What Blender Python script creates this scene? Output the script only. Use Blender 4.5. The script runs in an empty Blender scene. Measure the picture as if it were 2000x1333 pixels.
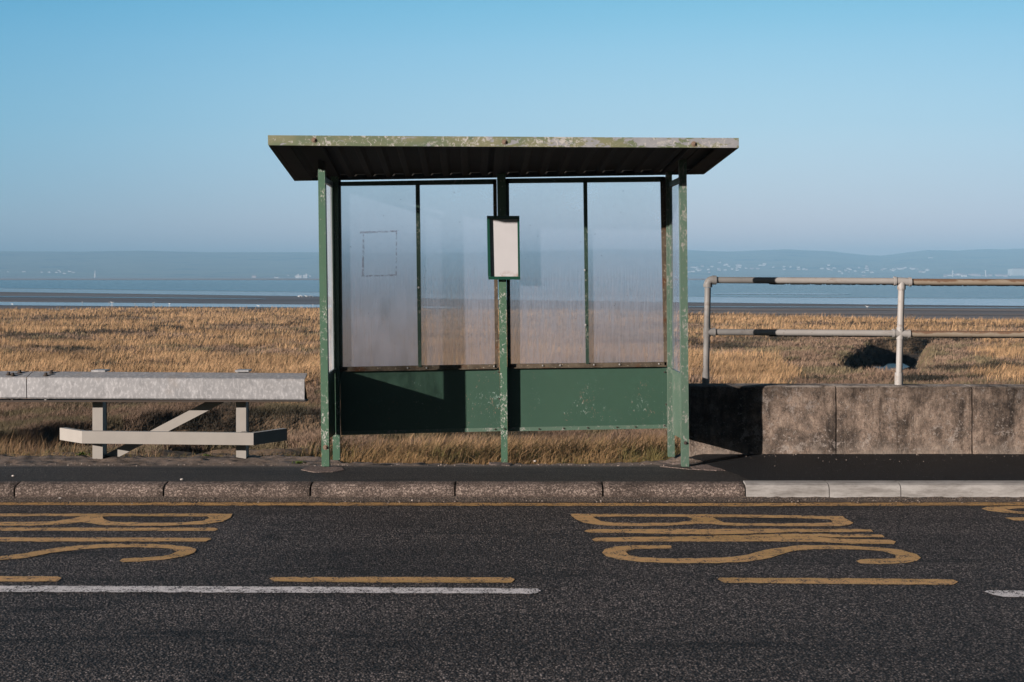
import bpy, bmesh, math, random
import numpy as np
from mathutils import Vector, Matrix, Euler

random.seed(7)
rng = np.random.default_rng(7)
scene = bpy.context.scene
col = scene.collection

# ---------------------------------------------------------------- camera
F = 2778.0      # focal length of a 50 mm lens on a 2000 px wide frame
H = 1.37        # eye height above the road
HZ = 541.0      # row of the horizon
cam_data = bpy.data.cameras.new("camera")
cam = bpy.data.objects.new("camera", cam_data)
col.objects.link(cam)
cam.location = (0, 0, H)
cam.rotation_euler = (math.radians(90), 0, 0)
cam_data.sensor_width = 36
cam_data.lens = 50
cam_data.shift_y = -(666.5 - HZ) / 2000.0
cam_data.clip_end = 30000
cam_data.clip_start = 0.1
cam_data.dof.use_dof = True
cam_data.dof.focus_distance = 9.9
cam_data.dof.aperture_fstop = 8.0
scene.camera = cam

# ---------------------------------------------------------------- sun
SUN = Vector((-1.278, -1.0, 0.385)).normalized()
sd = bpy.data.lights.new("sun", 'SUN')
sun = bpy.data.objects.new("sun", sd)
col.objects.link(sun)
sun.rotation_euler = SUN.to_track_quat('Z', 'Y').to_euler()
sun.location = (-20, -15, 20)
sd.energy = 5.0
sd.angle = math.radians(0.5)
sd.color = (1.0, 0.89, 0.83)

# ---------------------------------------------------------------- sky
w = bpy.data.worlds.new("World")
scene.world = w
w.use_nodes = True
wn, wl = w.node_tree.nodes, w.node_tree.links
for n in list(wn):
    wn.remove(n)
out = wn.new('ShaderNodeOutputWorld')
sky = wn.new('ShaderNodeTexSky')
sky.sky_type = 'NISHITA'
sky.sun_disc = False
sky.air_density = 0.8
sky.dust_density = 0.3
sky.sun_elevation = math.asin(SUN.z)
sky.sun_rotation = math.atan2(SUN.x, SUN.y)
bg1 = wn.new('ShaderNodeBackground'); bg1.inputs['Strength'].default_value = 0.05
dim = wn.new('ShaderNodeMix'); dim.data_type = 'RGBA'; dim.blend_type = 'MULTIPLY'; dim.inputs[0].default_value = 1
dim.inputs[7].default_value = (0.42, 0.42, 0.44, 1)
wl.new(sky.outputs[0], dim.inputs[6]); wl.new(dim.outputs[2], bg1.inputs['Color'])
tc = wn.new('ShaderNodeTexCoord')
sp = wn.new('ShaderNodeSeparateXYZ'); wl.new(tc.outputs['Generated'], sp.inputs[0])


def srgb(r, g, b):
    f = lambda c: (c / 255 / 12.92) if c / 255 <= 0.04045 else ((c / 255 + 0.055) / 1.055) ** 2.4
    return (f(r), f(g), f(b), 1)


def fill_ramp(node, stops, interp='LINEAR'):
    cr = node.color_ramp
    cr.interpolation = interp
    while len(cr.elements) > 1:
        cr.elements.remove(cr.elements[-1])
    cr.elements[0].position = stops[0][0]; cr.elements[0].color = stops[0][1]
    for p, c in stops[1:]:
        e = cr.elements.new(p); e.color = c


mr = wn.new('ShaderNodeMapRange'); mr.inputs['From Max'].default_value = 0.25
wl.new(sp.outputs['Z'], mr.inputs['Value'])
rp = wn.new('ShaderNodeValToRGB'); wl.new(mr.outputs[0], rp.inputs[0])
fill_ramp(rp, [(0.0, (0.88, 0.70, 0.72, 1)), (0.10, (0.84, 0.70, 0.73, 1)), (0.20, (0.62, 0.68, 0.75, 1)), (0.31, (0.51, 0.665, 0.78, 1)),
               (0.42, (0.44, 0.655, 0.79, 1)), (0.63, (0.275, 0.555, 0.76, 1)), (0.78, (0.18, 0.49, 0.70, 1)), (1.0, (0.10, 0.36, 0.60, 1))], 'B_SPLINE')
mx = wn.new('ShaderNodeMapRange'); mx.inputs['From Min'].default_value = -0.4; mx.inputs['From Max'].default_value = 0.4
wl.new(sp.outputs['X'], mx.inputs['Value'])
rx = wn.new('ShaderNodeValToRGB'); wl.new(mx.outputs[0], rx.inputs[0])
fill_ramp(rx, [(0.0, (0.38, 0.66, 0.77, 1)), (0.3, (0.78, 0.89, 0.94, 1)), (0.68, (1.05, 1.03, 1.0, 1)),
               (0.95, (0.90, 0.95, 0.97, 1))], 'B_SPLINE')
mul = wn.new('ShaderNodeMix'); mul.data_type = 'RGBA'; mul.blend_type = 'MULTIPLY'; mul.inputs[0].default_value = 1
wl.new(rp.outputs[0], mul.inputs[6]); wl.new(rx.outputs[0], mul.inputs[7])
bg2 = wn.new('ShaderNodeBackground'); bg2.inputs['Strength'].default_value = 0.95; wl.new(mul.outputs[2], bg2.inputs['Color'])
mf = wn.new('ShaderNodeMapRange'); mf.interpolation_type = 'SMOOTHSTEP'
mf.inputs['From Min'].default_value = 0.22; mf.inputs['From Max'].default_value = 0.5
wl.new(sp.outputs['Z'], mf.inputs['Value'])
my = wn.new('ShaderNodeMapRange'); my.interpolation_type = 'SMOOTHSTEP'
my.inputs['From Min'].default_value = 0.7; my.inputs['From Max'].default_value = 0.1
wl.new(sp.outputs['Y'], my.inputs['Value'])
mm = wn.new('ShaderNodeMath'); mm.operation = 'MAXIMUM'
wl.new(mf.outputs[0], mm.inputs[0]); wl.new(my.outputs[0], mm.inputs[1])
ms = wn.new('ShaderNodeMixShader')
wl.new(mm.outputs[0], ms.inputs[0]); wl.new(bg2.outputs[0], ms.inputs[1]); wl.new(bg1.outputs[0], ms.inputs[2])
wl.new(ms.outputs[0], out.inputs['Surface'])

scene.view_settings.view_transform = 'Standard'
scene.view_settings.look = 'None'
scene.view_settings.exposure = 0.3
scene.view_settings.gamma = 1
scene.cycles.transparent_max_bounces = 12
scene.cycles.use_denoising = True
scene.cycles.max_bounces = 6
scene.cycles.diffuse_bounces = 0
scene.cycles.volume_bounces = 0
scene.cycles.sample_clamp_indirect = 4

# ================================================================ helpers


def P(px, py, Y):
    """point at distance Y seen at column px, row py of the 2000 px photograph"""
    return Vector(((px - 1000) * Y / F, Y, H + (HZ - py) * Y / F))


def G(px, py, z=0.0):
    Y = F * (H - z) / (py - HZ)
    return Vector(((px - 1000) * Y / F, Y, z))


class Mat:
    def __init__(s, name, rough=0.7, metal=0.0, spec=0.3):
        s.m = bpy.data.materials.new(name)
        s.m.use_nodes = True
        s.nt = s.m.node_tree
        s.N = s.nt.nodes
        s.L = s.nt.links
        s.b = s.N['Principled BSDF']
        s.out = s.N['Material Output']
        s.b.inputs['Roughness'].default_value = rough
        s.b.inputs['Metallic'].default_value = metal
        s.b.inputs['Specular IOR Level'].default_value = spec
        g = s.N.new('ShaderNodeNewGeometry')
        s.pos = g.outputs['Position']

    def lk(s, a, b):
        if isinstance(a, (int, float, tuple)):
            b.default_value = a
        else:
            s.L.new(a, b)

    def scaled(s, sx, sy, sz, rot=(0, 0, 0)):
        n = s.N.new('ShaderNodeMapping')
        n.inputs['Scale'].default_value = (sx, sy, sz)
        n.inputs['Rotation'].default_value = rot
        s.L.new(s.pos, n.inputs['Vector'])
        return n.outputs[0]

    def noise(s, scale, detail=3, rough=0.55, vec=None, dist=0.0):
        n = s.N.new('ShaderNodeTexNoise')
        n.inputs['Scale'].default_value = scale
        n.inputs['Detail'].default_value = detail
        n.inputs['Roughness'].default_value = rough
        n.inputs['Distortion'].default_value = dist
        s.L.new(vec if vec is not None else s.pos, n.inputs['Vector'])
        return n.outputs['Fac']

    def vor(s, scale, out='Distance', feature='F1', vec=None, rnd=1.0):
        n = s.N.new('ShaderNodeTexVoronoi')
        n.feature = feature
        n.inputs['Scale'].default_value = scale
        n.inputs['Randomness'].default_value = rnd
        s.L.new(vec if vec is not None else s.pos, n.inputs['Vector'])
        return n.outputs[out]

    def ramp(s, fac, stops, interp='LINEAR'):
        n = s.N.new('ShaderNodeValToRGB')
        fill_ramp(n, [(p, (c if isinstance(c, tuple) else (c, c, c)) + (() if isinstance(c, tuple) and len(c) == 4 else (1,)))
                      for p, c in stops], interp)
        s.lk(fac, n.inputs[0])
        return n.outputs[0]

    def mix(s, fac, a, b, blend='MIX'):
        n = s.N.new('ShaderNodeMix')
        n.data_type = 'RGBA'
        n.blend_type = blend
        s.lk(fac, n.inputs[0])
        for v, i in ((a, 6), (b, 7)):
            if isinstance(v, tuple) and len(v) == 3:
                v = v + (1,)
            s.lk(v, n.inputs[i])
        return n.outputs[2]

    def math(s, op, a, b=0.0, clamp=False):
        n = s.N.new('ShaderNodeMath')
        n.operation = op
        n.use_clamp = clamp
        s.lk(a, n.inputs[0]); s.lk(b, n.inputs[1])
        return n.outputs[0]

    def axis(s, i):
        n = s.N.new('ShaderNodeSeparateXYZ')
        s.L.new(s.pos, n.inputs[0])
        return n.outputs[i]

    def rng(s, v, a, b, c=0.0, d=1.0):
        n = s.N.new('ShaderNodeMapRange')
        s.lk(v, n.inputs['Value'])
        for k, x in (('From Min', a), ('From Max', b), ('To Min', c), ('To Max', d)):
            n.inputs[k].default_value = x
        return n.outputs[0]

    def base(s, c):
        if isinstance(c, tuple) and len(c) == 3:
            c = c + (1,)
        s.lk(c, s.b.inputs['Base Color'])
        return s

    def rough(s, r):
        s.lk(r, s.b.inputs['Roughness'])
        return s

    def bump(s, h, strength=0.5, dist=0.01):
        n = s.N.new('ShaderNodeBump')
        n.inputs['Strength'].default_value = strength
        n.inputs['Distance'].default_value = dist
        s.L.new(h, n.inputs['Height'])
        s.L.new(n.outputs[0], s.b.inputs['Normal'])
        return n.outputs[0]


def tag(o, label=None, cat=None, group=None, kind=None):
    if label: o['label'] = label
    if cat: o['category'] = cat
    if group: o['group'] = group
    if kind: o['kind'] = kind
    return o


def empty(name, loc, label, cat, group=None):
    o = bpy.data.objects.new(name, None)
    o.empty_display_size = 0.2
    col.objects.link(o)
    o.location = loc
    return tag(o, label, cat, group)


def wloc(o):
    v = Vector((0, 0, 0))
    while o is not None:
        v += o.location
        o = o.parent
    return v


def link(name, me, mats, parent=None):
    o = bpy.data.objects.new(name, me)
    col.objects.link(o)
    for m in (mats if isinstance(mats, (list, tuple)) else [mats]):
        me.materials.append(m.m if isinstance(m, Mat) else m)
    if parent is not None:
        off = wloc(parent)
        me.transform(Matrix.Translation(-off))
        o.parent = parent
    return o


def obj(name, bm, mats, parent=None, bevel=0.0, smooth=False):
    if bevel:
        bmesh.ops.bevel(bm, geom=[e for e in bm.edges if len(e.link_faces) == 2 and e.calc_face_angle(0) > 0.5],
                        offset=bevel, segments=2, affect='EDGES', clamp_overlap=True)
    bmesh.ops.recalc_face_normals(bm, faces=bm.faces[:])
    if smooth:
        for f in bm.faces: f.smooth = True
    me = bpy.data.meshes.new(name)
    bm.to_mesh(me); bm.free()
    return link(name, me, mats, parent)


def hexa(bm, a, b):
    """solid between polygon a and polygon b (same count)"""
    va = [bm.verts.new(p) for p in a]
    vb = [bm.verts.new(p) for p in b]
    n = len(va)
    bm.faces.new(va[::-1]); bm.faces.new(vb)
    for i in range(n):
        j = (i + 1) % n
        bm.faces.new((va[i], va[j], vb[j], vb[i]))


def qp(pts, Y, depth, bm=None):
    """prism: outline in photo pixels at distance Y, pushed back by depth metres"""
    bm = bm or bmesh.new()
    a = [P(x, y, Y) for x, y in pts]
    hexa(bm, a, [p + Vector((0, depth, 0)) for p in a])
    return bm


def box(x0, x1, y0, y1, z0, z1, bm=None):
    bm = bm or bmesh.new()
    hexa(bm, [(x0, y0, z0), (x1, y0, z0), (x1, y0, z1), (x0, y0, z1)],
         [(x0, y1, z0), (x1, y1, z0), (x1, y1, z1), (x0, y1, z1)])
    return bm


def tube(p0, p1, r, bm=None, n=16, r2=None):
    bm = bm or bmesh.new()
    p0, p1 = Vector(p0), Vector(p1)
    q = (p1 - p0).to_track_quat('Z', 'Y')
    r2 = r if r2 is None else r2
    A = [p0 + q @ Vector((r * math.cos(t), r * math.sin(t), 0)) for t in [2 * math.pi * i / n for i in range(n)]]
    B = [p1 + q @ Vector((r2 * math.cos(t), r2 * math.sin(t), 0)) for t in [2 * math.pi * i / n for i in range(n)]]
    hexa(bm, A, B)
    return bm


def smooth_sides(o):
    for p in o.data.polygons:
        if len(p.vertices) == 4: p.use_smooth = True
    o.data.set_sharp_from_angle(angle=math.radians(40))


def bolt(px, py, Y, r, parent, mat, name='bolt'):
    p = P(px, py, Y)
    bm = bmesh.new()
    tube(p + Vector((0, 0.001, 0)), p - Vector((0, 0.003, 0)), r * 1.5, bm, 12)
    tube(p - Vector((0, 0.003, 0)), p - Vector((0, 0.011, 0)), r, bm, 6, r * 0.8)
    return obj(name, bm, mat, parent)


def np_mesh(name, V, Fc, colors=None):
    me = bpy.data.meshes.new(name)
    nv, nf, k = len(V), len(Fc), Fc.shape[1]
    me.vertices.add(nv)
    me.vertices.foreach_set('co', np.ascontiguousarray(V, dtype=np.float32).ravel())
    me.loops.add(nf * k)
    me.loops.foreach_set('vertex_index', np.ascontiguousarray(Fc, dtype=np.int32).ravel())
    me.polygons.add(nf)
    me.polygons.foreach_set('loop_start', np.arange(0, nf * k, k, dtype=np.int32))
    me.update(calc_edges=True)
    if colors is not None:
        at = me.color_attributes.new('col', 'FLOAT_COLOR', 'POINT')
        c = np.ones((nv, 4), dtype=np.float32); c[:, :3] = colors
        at.data.foreach_set('color', c.ravel())
    return me


def grid_mesh(name, X, Y, Z, smooth=True):
    r, c = X.shape
    V = np.stack([X, Y, Z], -1).reshape(-1, 3)
    i = np.arange(r * c).reshape(r, c)
    Fc = np.stack([i[:-1, :-1], i[:-1, 1:], i[1:, 1:], i[1:, :-1]], -1).reshape(-1, 4)
    me = np_mesh(name, V, Fc)
    if smooth: me.polygons.foreach_set('use_smooth', np.ones(len(Fc), dtype=bool))
    return me


TAB = rng.random((256, 256))


def vn(x, y, s=1.0, oct=3, seed=0):
    """value noise 0..1"""
    x = np.asarray(x, dtype=float) * s + seed * 17.3
    y = np.asarray(y, dtype=float) * s + seed * 9.7
    tot = 0; amp = 1; norm = 0
    for o in range(oct):
        xi = np.floor(x).astype(int); yi = np.floor(y).astype(int)
        fx = x - xi; fy = y - yi
        fx = fx * fx * (3 - 2 * fx); fy = fy * fy * (3 - 2 * fy)
        a = TAB[xi % 256, yi % 256]; b = TAB[(xi + 1) % 256, yi % 256]
        c = TAB[xi % 256, (yi + 1) % 256]; d = TAB[(xi + 1) % 256, (yi + 1) % 256]
        tot = tot + amp * ((a * (1 - fx) + b * fx) * (1 - fy) + (c * (1 - fx) + d * fx) * fy)
        norm += amp; amp *= 0.5; x = x * 2.03 + 5.1; y = y * 2.03 + 3.3
    return tot / norm


def sst(a, b, x):
    t = np.clip((x - a) / (b - a), 0, 1)
    return t * t * (3 - 2 * t)


# ================================================================ materials
def mk_asphalt(name, dark, mid, light, scale, warm=(1, 0.93, 0.9), patch=True):
    m = Mat(name, 0.75, spec=0.35)
    cell = m.vor(scale, 'Color', vec=m.scaled(1, 1, 1))
    sepn = m.N.new('ShaderNodeSeparateColor'); m.L.new(cell, sepn.inputs[0])
    stone = m.ramp(sepn.outputs[0], [(0.0, dark), (0.5, mid), (0.88, light), (1.0, tuple(c * 1.9 for c in light))])
    tint = m.mix(m.ramp(sepn.outputs[1], [(0, 0), (1, 0.6)]), stone, m.mix(1.0, stone, warm + (1,), 'MULTIPLY'))
    dist = m.vor(scale, 'Distance')
    gap = m.ramp(dist, [(0.30, 1.0), (0.62, 0.12)])
    c = m.mix(1.0, tint, gap, 'MULTIPLY')
    if patch:
        big = m.noise(0.9, 5, 0.65, vec=m.scaled(0.5, 1.4, 1))
        c = m.mix(1.0, c, m.ramp(big, [(0.35, 0.66), (0.5, 1.0), (0.68, 1.22)]), 'MULTIPLY')
        st = m.noise(1.5, 7, 0.72, vec=m.scaled(0.4, 2.4, 1), dist=0.8)
        c = m.mix(1.0, c, m.ramp(st, [(0.35, 0.22), (0.42, 0.85), (0.5, 1.0)]), 'MULTIPLY')
        cr = m.N.new('ShaderNodeTexVoronoi'); cr.feature = 'DISTANCE_TO_EDGE'; cr.inputs['Scale'].default_value = 0.42
        wv = m.N.new('ShaderNodeVectorMath'); wv.operation = 'ADD'
        nn = m.N.new('ShaderNodeTexNoise'); nn.inputs['Scale'].default_value = 2.5; nn.inputs['Detail'].default_value = 6
        m.L.new(m.pos, nn.inputs['Vector']); m.L.new(m.pos, wv.inputs[0]); m.L.new(nn.outputs['Color'], wv.inputs[1])
        m.L.new(wv.outputs[0], cr.inputs['Vector'])
        ck = m.math('MULTIPLY', m.ramp(cr.outputs['Distance'], [(0.003, 1), (0.007, 0)]), m.ramp(m.noise(0.5, 3), [(0.50, 0), (0.56, 0.8)]))
        c = m.mix(ck, c, (0.012, 0.011, 0.011))
        tr = m.noise(0.8, 4, 0.6, vec=m.scaled(0.06, 2.0, 1))
        c = m.mix(1.0, c, m.ramp(tr, [(0.35, 0.78), (0.65, 1.22)]), 'MULTIPLY')
    m.base(c)
    h = m.math('ADD', m.ramp(dist, [(0.1, 1.0), (0.8, 0.0)]), m.math('MULTIPLY', m.noise(scale * 2.5, 2), 0.5))
    m.bump(h, 0.9, 0.006)
    return m


M_road = mk_asphalt('asphalt_coarse', (0.032, 0.027, 0.025), (0.102, 0.088, 0.081), (0.26, 0.225, 0.205), 108)
M_pave = mk_asphalt('asphalt_old_footway', (0.06, 0.054, 0.048), (0.085, 0.075, 0.066), (0.14, 0.12, 0.10), 170)
# verge side of the old footway is gritty and paler
gy = M_pave.axis(1)
gn = M_pave.noise(3.0, 5, 0.7, vec=M_pave.scaled(0.6, 2.5, 1))
gm = M_pave.math('MULTIPLY', M_pave.rng(gy, 9.45, 9.75), M_pave.ramp(gn, [(0.33, 0), (0.5, 1)]))
prev = M_pave.b.inputs['Base Color'].links[0].from_socket
M_pave.base(M_pave.mix(gm, prev, M_pave.mix(M_pave.noise(60, 4), (0.075, 0.055, 0.04), (0.42, 0.32, 0.245))))
M_newasph = mk_asphalt('asphalt_fresh_black', (0.006, 0.0055, 0.0055), (0.010, 0.009, 0.009), (0.02, 0.018, 0.017), 170, patch=False)
spk = M_newasph.vor(26, 'Distance')
prev = M_newasph.b.inputs['Base Color'].links[0].from_socket
M_newasph.base(M_newasph.mix(M_newasph.ramp(spk, [(0.05, 1), (0.075, 0)]), prev, (0.5, 0.46, 0.42)))

M_gutter = Mat('gutter_grit', 0.95)
M_gutter.base(M_gutter.mix(M_gutter.ramp(M_gutter.vor(110, 'Distance'), [(0.2, 0), (0.6, 1)]),
                           M_gutter.mix(M_gutter.noise(4, 4), (0.30, 0.225, 0.17), (0.17, 0.14, 0.115)), (0.06, 0.05, 0.042)))
M_gutter.bump(M_gutter.vor(110, 'Distance'), 0.9, 0.006)


def mk_paint(name, colr, worn, wear=0.5, fade=None):
    m = Mat(name, 0.7)
    c = m.mix(m.noise(5, 4), colr, worn)
    if fade is not None:
        c = m.mix(m.ramp(m.noise(1.3, 5, 0.7, vec=m.scaled(0.5, 3, 1)), [(0.45, 0), (0.65, 0.75)]), c, fade)
    cell = m.vor(96, 'Distance')
    rare = m.noise(55, 4, 0.75)
    pits = m.math('MULTIPLY', m.ramp(cell, [(0.50, 0), (0.58, 1)]), m.ramp(m.noise(14, 4, 0.7), [(wear - 0.12, 0), (wear - 0.04, 1)]))
    k = m.math('MAXIMUM', m.ramp(rare, [(wear, 0), (wear + 0.04, 1)]), pits)
    m.base(m.mix(k, c, (0.05, 0.046, 0.045)))
    m.bump(m.math('ADD', m.ramp(cell, [(0.1, 1.0), (0.8, 0.0)]), m.noise(160, 2)), 0.35, 0.004)
    return m


M_yellow = mk_paint('road_paint_yellow', (0.74, 0.46, 0.19), (0.62, 0.37, 0.17), 0.62, (0.48, 0.30, 0.10))
M_yellow_edge = mk_paint('road_paint_yellow_worn', (0.76, 0.45, 0.16), (0.58, 0.34, 0.14), 0.585, (0.36, 0.22, 0.09))
M_white = mk_paint('road_paint_white', (0.90, 0.86, 0.84), (0.80, 0.77, 0.76), 0.585)

M_kerb_old = Mat('kerb_pink_aggregate', 0.9)
kc = M_kerb_old.vor(140, 'Color'); ks = M_kerb_old.N.new('ShaderNodeSeparateColor'); M_kerb_old.L.new(kc, ks.inputs[0])
kb = M_kerb_old.ramp(ks.outputs[0], [(0, (0.075, 0.058, 0.048)), (0.6, (0.155, 0.118, 0.097)), (1, (0.40, 0.32, 0.265))])
kb = M_kerb_old.mix(1.0, kb, M_kerb_old.ramp(M_kerb_old.noise(3.2, 8, 0.75), [(0.35, 0.45), (0.55, 1.1), (0.65, 1.3)]), 'MULTIPLY')
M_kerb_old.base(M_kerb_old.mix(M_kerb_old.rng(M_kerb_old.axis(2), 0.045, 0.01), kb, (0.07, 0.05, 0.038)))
M_kerb_old.bump(M_kerb_old.noise(130, 3, 0.7), 0.9, 0.006)
M_kerb_new = Mat('kerb_pale_concrete', 0.85)
kb = M_kerb_new.mix(M_kerb_new.ramp(M_kerb_new.noise(6, 9, 0.78, vec=M_kerb_new.scaled(0.5, 1, 2.5)), [(0.36, 0), (0.6, 1)]), (0.22, 0.205, 0.185), (0.44, 0.42, 0.39))
M_kerb_new.base(M_kerb_new.mix(M_kerb_new.ramp(M_kerb_new.noise(90, 3), [(0.6, 0), (0.75, 0.6)]), kb, (0.25, 0.23, 0.2)))
M_kerb_new.bump(M_kerb_new.noise(70, 4, 0.7), 0.5, 0.003)
M_joint = Mat('joint_dirt', 0.95).base((0.018, 0.014, 0.012))

M_conc = Mat('wall_weathered_concrete', 0.92)
big = M_conc.math('ADD', M_conc.math('MULTIPLY', M_conc.noise(1.7, 10, 0.78, dist=0.3), 0.62), M_conc.math('MULTIPLY', M_conc.noise(11, 8, 0.78), 0.38))
c = M_conc.ramp(big, [(0.41, (0.055, 0.042, 0.034)), (0.47, (0.13, 0.10, 0.078)), (0.525, (0.25, 0.187, 0.142)), (0.59, (0.42, 0.325, 0.25))])
vs_ = M_conc.noise(5.5, 8, 0.72, vec=M_conc.scaled(1.6, 1, 0.28, (0, 0.12, 0)))
c = M_conc.mix(1.0, c, M_conc.ramp(vs_, [(0.38, 0.42), (0.48, 0.95), (0.62, 1.25)]), 'MULTIPLY')
c = M_conc.mix(M_conc.ramp(M_conc.noise(8.5, 10, 0.8), [(0.57, 0), (0.60, 0.8)]), c, (0.37, 0.315, 0.27))
c = M_conc.mix(M_conc.ramp(M_conc.noise(85, 4, 0.7), [(0.34, 0.8), (0.42, 0)]), c, (0.03, 0.026, 0.023))
c = M_conc.mix(M_conc.ramp(M_conc.noise(60, 4, 0.7, vec=M_conc.scaled(1, 1, 0.8)), [(0.60, 0), (0.64, 0.75)]), c, (0.40, 0.35, 0.30))
edge = M_conc.math('MULTIPLY', M_conc.rng(M_conc.axis(2), 0.24, 0.13), M_conc.ramp(M_conc.noise(5, 5, 0.7), [(0.42, 0), (0.6, 0.8)]))
c = M_conc.mix(edge, c, (0.32, 0.265, 0.215))
stn = M_conc.math('ADD', M_conc.rng(M_conc.axis(2), 0.62, 0.30, 0.30, 0.0), M_conc.math('MULTIPLY', M_conc.noise(2.6, 7, 0.7, vec=M_conc.scaled(1.5, 1, 0.4)), 0.9))
c = M_conc.mix(1.0, c, M_conc.ramp(stn, [(0.38, 1.15), (0.62, 0.95), (0.78, 0.5)]), 'MULTIPLY')
lit_edge = M_conc.math('MULTIPLY', M_conc.rng(M_conc.axis(2), 0.592, 0.602), M_conc.ramp(M_conc.noise(7, 6, 0.7), [(0.42, 0), (0.55, 0.9)]))
c = M_conc.mix(lit_edge, c, (0.42, 0.37, 0.32))  # broken pale line paints the light caught by the wall's top edge
M_conc.base(c)
M_conc.bump(M_conc.math('ADD', M_conc.noise(70, 6, 0.8), M_conc.noise(9, 6, 0.7)), 1.0, 0.014)


def mk_green(name, a, b, chip=(0.50, 0.50, 0.44), amount=0.60, chip2=None, scale=48, rough=0.45):
    """flaking green paint"""
    m = Mat(name, rough, spec=0.4)
    c = m.mix(m.noise(2.2, 5, 0.65, vec=m.scaled(1, 1, 0.5)), a, b)
    c = m.mix(m.ramp(m.noise(9, 4, 0.7), [(0.5, 0), (0.8, 0.4)]), c, tuple(x * 1.5 for x in a))
    zone = m.noise(3.5, 3, 0.6)
    chips = m.noise(scale, 7, 0.75, vec=m.scaled(1, 1, 0.6), dist=1.2)
    k = m.math('ADD', chips, m.math('MULTIPLY', m.math('SUBTRACT', zone, 0.5), 0.35))
    mask = m.ramp(k, [(amount, 0), (amount + 0.015, 1)])
    if chip2 is not None:
        chip = m.mix(m.ramp(m.noise(17, 3), [(0.45, 0), (0.55, 1)]), chip, chip2)
    m.base(m.mix(mask, c, chip))
    m.bump(m.math('SUBTRACT', m.math('MULTIPLY', m.noise(7, 3), 0.4), mask), 0.35, 0.002)
    return m


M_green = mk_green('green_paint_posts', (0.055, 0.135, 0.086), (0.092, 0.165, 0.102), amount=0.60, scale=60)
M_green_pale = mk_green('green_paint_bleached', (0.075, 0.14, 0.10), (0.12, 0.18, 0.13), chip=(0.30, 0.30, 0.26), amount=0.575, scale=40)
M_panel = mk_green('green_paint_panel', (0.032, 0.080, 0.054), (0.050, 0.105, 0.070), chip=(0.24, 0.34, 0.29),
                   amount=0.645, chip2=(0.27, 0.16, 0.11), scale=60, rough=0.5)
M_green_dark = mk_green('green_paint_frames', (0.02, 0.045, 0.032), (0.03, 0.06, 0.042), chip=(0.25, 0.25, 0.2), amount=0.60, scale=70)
M_case = Mat('case_green_gloss', 0.3, spec=0.5).base((0.008, 0.06, 0.038))
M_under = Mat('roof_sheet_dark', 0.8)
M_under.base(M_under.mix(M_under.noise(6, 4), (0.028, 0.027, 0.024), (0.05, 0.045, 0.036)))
M_rail_rust = Mat('rusty_glazing_strip', 0.85)
c = M_rail_rust.mix(M_rail_rust.ramp(M_rail_rust.noise(14, 5, 0.7, vec=M_rail_rust.scaled(1, 1, 0.6)), [(0.38, 0), (0.62, 1)]), (0.07, 0.055, 0.038), (0.14, 0.11, 0.075))
c = M_rail_rust.mix(M_rail_rust.ramp(M_rail_rust.noise(9, 4, 0.7), [(0.56, 0), (0.66, 1)]), c, (0.10, 0.045, 0.02))
M_rail_rust.base(M_rail_rust.mix(M_rail_rust.ramp(M_rail_rust.noise(70, 3), [(0.62, 0), (0.7, 1)]), c, (0.36, 0.30, 0.22)))
M_rail_rust.bump(M_rail_rust.noise(60, 3), 0.5, 0.003)

# fascia: olive paint on the left, flaked to lilac grey primer towards the right
M_fascia = Mat('fascia_flaking_paint', 0.55)
c = M_fascia.mix(M_fascia.ramp(M_fascia.noise(2.6, 4, 0.6, vec=M_fascia.scaled(1.2, 1, 3)), [(0.4, 0), (0.6, 1)]), (0.225, 0.225, 0.13), (0.145, 0.18, 0.105))
c = M_fascia.mix(M_fascia.ramp(M_fascia.noise(4.3, 4, 0.6, vec=M_fascia.scaled(1, 1, 2)), [(0.58, 0), (0.64, 0.9)]), c, (0.065, 0.125, 0.09))
k = M_fascia.math('ADD', M_fascia.noise(8, 6, 0.68, vec=M_fascia.scaled(1, 1, 2.4), dist=0.4),
                  M_fascia.rng(M_fascia.axis(0), -1.5, 1.5, -0.13, 0.035))
c = M_fascia.mix(M_fascia.ramp(k, [(0.505, 0), (0.512, 1)]), c, M_fascia.mix(M_fascia.noise(20, 4), (0.25, 0.255, 0.265), (0.36, 0.365, 0.37)))
k2 = M_fascia.math('ADD', M_fascia.noise(36, 8, 0.78, dist=1.0), M_fascia.rng(M_fascia.noise(2.5, 2), 0.3, 0.7, -0.12, 0.06))
c = M_fascia.mix(M_fascia.ramp(k2, [(0.555, 0), (0.57, 1)]), c, (0.50, 0.48, 0.44))
M_fascia.base(c)
M_fascia.bump(M_fascia.ramp(k, [(0.51, 1), (0.53, 0)]), 0.4, 0.002)

M_galv = Mat('galvanised_steel', 0.42, metal=0.25, spec=0.5)
sp1 = M_galv.vor(26, 'Color', vec=M_galv.scaled(1, 1, 0.6)); s2 = M_galv.N.new('ShaderNodeSeparateColor'); M_galv.L.new(sp1, s2.inputs[0])
c = M_galv.ramp(s2.outputs[0], [(0, (0.35, 0.36, 0.37)), (0.7, (0.40, 0.405, 0.41)), (1, (0.47, 0.475, 0.48))])
c = M_galv.mix(0.55, c, M_galv.mix(M_galv.ramp(M_galv.noise(52, 5, 0.6, vec=M_galv.scaled(1, 1, 0.55, (0, 0.5, 0))), [(0.50, 0), (0.60, 1)]), (0.36, 0.355, 0.35), (0.62, 0.61, 0.60)))
c = M_galv.mix(M_galv.ramp(M_galv.noise(3.5, 3), [(0.6, 0), (0.72, 0.35)]), c, (0.38, 0.31, 0.24))
M_galv.base(c)
M_galv.rough(M_galv.rng(s2.outputs[1], 0, 1, 0.35, 0.6))
M_galv2 = Mat('galvanised_plain', 0.6, spec=0.3)
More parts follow.
